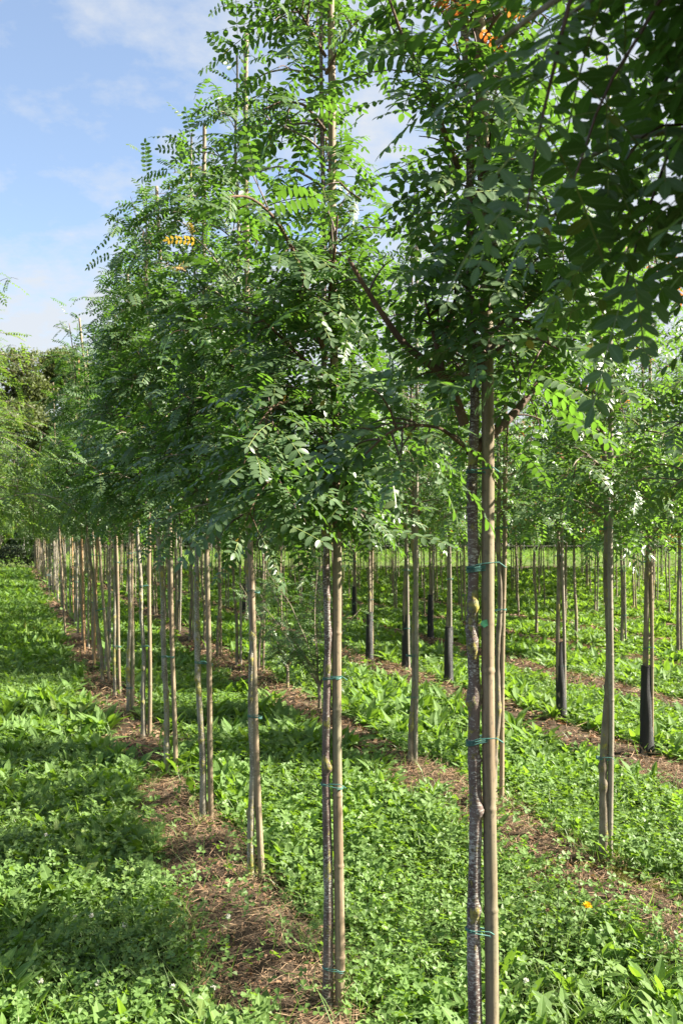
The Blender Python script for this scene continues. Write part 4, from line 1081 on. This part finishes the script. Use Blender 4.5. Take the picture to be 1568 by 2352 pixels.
def stalk_flower(x, y, top_y, dx, name, label, cat, head):
    p = G(x, y); d = p[1]; h = (y - top_y) / F * d
    o = empty(name, (p[0], p[1], float(ground_z(p[0], p[1]))))
    g = Geo(); top = np.array([dx, 0, h]); g.tube(smooth_line([(0, 0, 0), top * [.35, 1, .5], top], 10), np.linspace(.0026, .0018, 10), 6); part('stalk', g.mesh('stalk', [M['stem']]), o)
    r = np.random.default_rng(int(x)); g = Geo()
    if head == 'yellow':
        n = 90; az = r.uniform(0, 6.28, n); el = r.uniform(.15, 1.3, n); dd = az_dir(az, el)
        g.leaves(top + dd * .002, dd, unit(np.cross(dd, np.cross(ZUP, dd)) + .01), .021, .0045, TPL_BLADE, curl=.1); part('flower_head', g.mesh('flower_head', [M['petal_yellow']], False), o)
        g = Geo(); dd = az_dir(np.linspace(0, 6, 12), np.full(12, -.2)); g.leaves(np.repeat(top[None], 12, 0), dd, np.repeat(ZUP[None], 12, 0), .012, .004, TPL_LOW); part('bract', g.mesh('bract', [M['stem']], False), o)
    else:
        n = 26; dd = az_dir(r.uniform(0, 6.28, n), r.uniform(.6, 1.5, n)); g.leaves(np.repeat(top[None], n, 0), dd, unit(np.cross(dd, r.normal(0, 1, (n, 3)))), .014, .006, TPL_BLADE); part('seed_head', g.mesh('seed_head', [M['straw']], False), o)
    tag(o, label, cat)
stalk_flower(1318, 2200, 2082, .05, 'dandelion', 'yellow dandelion flower on a tall stalk by the straw', 'flower', 'yellow')
stalk_flower(1232, 2240, 2092, .04, 'seed_stalk', 'closed seed head on a leaning stalk left of the dandelion', 'flower stalk', 'seed')
stalk_flower(1278, 2220, 2040, .005, 'seed_stalk', 'tallest upright seed stalk between leaning stalk and dandelion', 'flower stalk', 'seed')

# white label on a far stake
g = Geo(); g.add([(-.05, 0, 0), (.05, 0, 0), (.05, 0, .05), (-.05, 0, .05), (-.05, .004, 0), (.05, .004, 0), (.05, .004, .05), (-.05, .004, .05)], None, [(0, 1, 2, 3), (5, 4, 7, 6), (4, 0, 3, 7), (1, 5, 6, 2), (3, 2, 6, 7), (4, 5, 1, 0)])
p = P(113, 1323, 22.0)
o = empty('label_stick', (p[0], p[1], 0)); b = part('label_board', g.mesh('label_board', [M['tag_white']], False), o); b.location = (0, 0, p[2])
g = Geo(); g.tube([(0, .012, 0), (0, .012, p[2] + .04)], .006, 6); part('stick', g.mesh('stick', [M['rail']]), o)
tag(o, 'small white label board in front of the far stakes', 'plant label')

# ------------------------------------------------------------------ far background
def big_tree(loc, h, w, seed, label, mat='leaf_oak', n=30000, leaf=.30):
    r = np.random.default_rng(seed)
    o = empty('oak_tree', (loc[0], loc[1], 0))
    g = Geo(); g.tube([(0, 0, -.1), (.1, 0, h * .3), (-.1, .1, h * .6), (0, 0, h * .9)], [.45, .36, .24, .08], 10)
    cl = []
    for i in range(34):
        a = r.uniform(0, 6.28); t = r.uniform(.22, 1); rad = w * math.sin(math.pi * min(1, .12 + .84 * t)) ** .6 * r.uniform(.45, 1)
        c = np.array([math.cos(a) * rad, math.sin(a) * rad, h * t * .93]); cl.append((c, w * r.uniform(.24, .42)))
        g.tube(smooth_line([(0, 0, h * t * .6), c * [.5, .5, .9], c], 6), np.linspace(.12, .03, 6), 5)
    part('trunk', g.mesh('trunk', [M['bark_grey']]), o)
    gc = Geo(); per = n // len(cl)
    for c, s in cl:
        d = unit(r.normal(0, 1, (per, 3))); p = c + d * s * (r.uniform(.25, 1.05, (per, 1)) ** .6) * np.array([1, 1, .8])
        gc.leaves(p, unit(d + r.normal(0, .8, (per, 3))), unit(d + r.normal(0, .6, (per, 3))), leaf * r.uniform(.5, 1.2, per), leaf * .6, TPL_LOW)
    part('crown', gc.mesh('crown', [M[mat]], False), o)
    tag(o, label, 'tree', 'large trees beyond the nursery')
big_tree((-23.5, 62), 15.8, 4.2, 71, 'large olive brown tree at the far left edge beyond the nursery')
big_tree((-19.0, 64), 14.9, 3.6, 72, 'large rounded olive tree right of the far left one')
big_tree((-14.5, 66), 12.0, 3.4, 73, 'smaller olive tree half hidden behind the crowns of the nearest row')
# hedge closing the far field
g = Geo(); r = np.random.default_rng(9); n = 42000
x = r.uniform(-45, 45, n); hh = 4.2 + 3.4 * fbm(x * .16, x * 0, 3, 3) + 1.2 * fbm(x * .9, x * 0, 7, 2)
z = hh * r.random(n) ** .7; y = 79.5 + r.normal(0, .9, n) + 5 * (fbm(x * .10, x * 0, 14, 2) - .5) + 1.5 * fbm(x * .3, z * .4, 4, 2)
xs = np.linspace(-46, 46, 185); hs = 4.2 + 3.4 * fbm(xs * .16, xs * 0, 3, 3) + 1.2 * fbm(xs * .9, xs * 0, 7, 2)
ts = np.linspace(0, 1, 9)
cv = np.stack([np.repeat(xs[:, None], 9, 1), 80.9 + 5 * (fbm(xs * .10, xs * 0, 14, 2) - .5)[:, None] - .8 * np.sin(ts * math.pi)[None, :] * np.ones((185, 1)) + .4 * fbm(xs[:, None] * .8, ts[None, :] * 3, 6, 2), hs[:, None] * ts[None, :] * .93], -1)
ii = np.arange(184)[:, None] * 9 + np.arange(8)[None, :]
g.add(cv.reshape(-1, 3), None, np.stack([ii, ii + 9, ii + 10, ii + 1], -1).reshape(-1, 4))
p = np.stack([x, y, z], -1); d = unit(r.normal(0, 1, (n, 3)) + np.array([0, -.6, .3]))
g.leaves(p, unit(r.normal(0, 1, (n, 3))), d, r.uniform(.2, .5, n), .26, TPL_LOW)
tag(link(bpy.data.objects.new('hedge', g.mesh('hedge', [M['leaf_hedge']], False))), 'tall dark hedge along the far edge of the field', 'hedge')
g = Geo(); n = 7000
x = r.uniform(-19, -13.2, n); hh = .45 + .95 * fbm(x * 1.1, x * 0, 12, 3); z = hh * np.sqrt(r.random(n)); y = 42.0 + r.normal(0, .35, n) + 1.6 * fbm(x * .7, x * 0, 5, 2)
g.leaves(np.stack([x, y, z], -1), unit(r.normal(0, 1, (n, 3))), unit(r.normal(0, 1, (n, 3)) + np.array([0, -.6, .3])), r.uniform(.06, .16, n), .07, TPL_LOW)
tag(link(bpy.data.objects.new('shrub_border', g.mesh('shrub_border', [M['leaf_hedge']], False))), 'low dark shrub border at the far end of the grass alley', 'shrub border')
# fence in front of it
o = empty('field_fence', (0, 70, 0))
for i in range(30):
    xx = -34 + i * 2.4
    g = Geo(); g.tube([(xx, 0, -.1), (xx, 0, 1.25)], .05, 6); part('post', g.mesh('post', [M['rail']]), o)
for z in (.55, 1.1):
    g = Geo(); g.tube([(-34, -.06, z), (0, -.06, z + .02), (35.6, -.06, z)], .018, 5); part('rail', g.mesh('rail', [M['rail']]), o)
tag(o, 'grey post and rail fence across the far field', 'fence')
print('objects', len(scene.objects), sum(o.name.startswith('nursery_tree') for o in scene.objects), sum(o.name.startswith('bamboo_stake') for o in scene.objects))
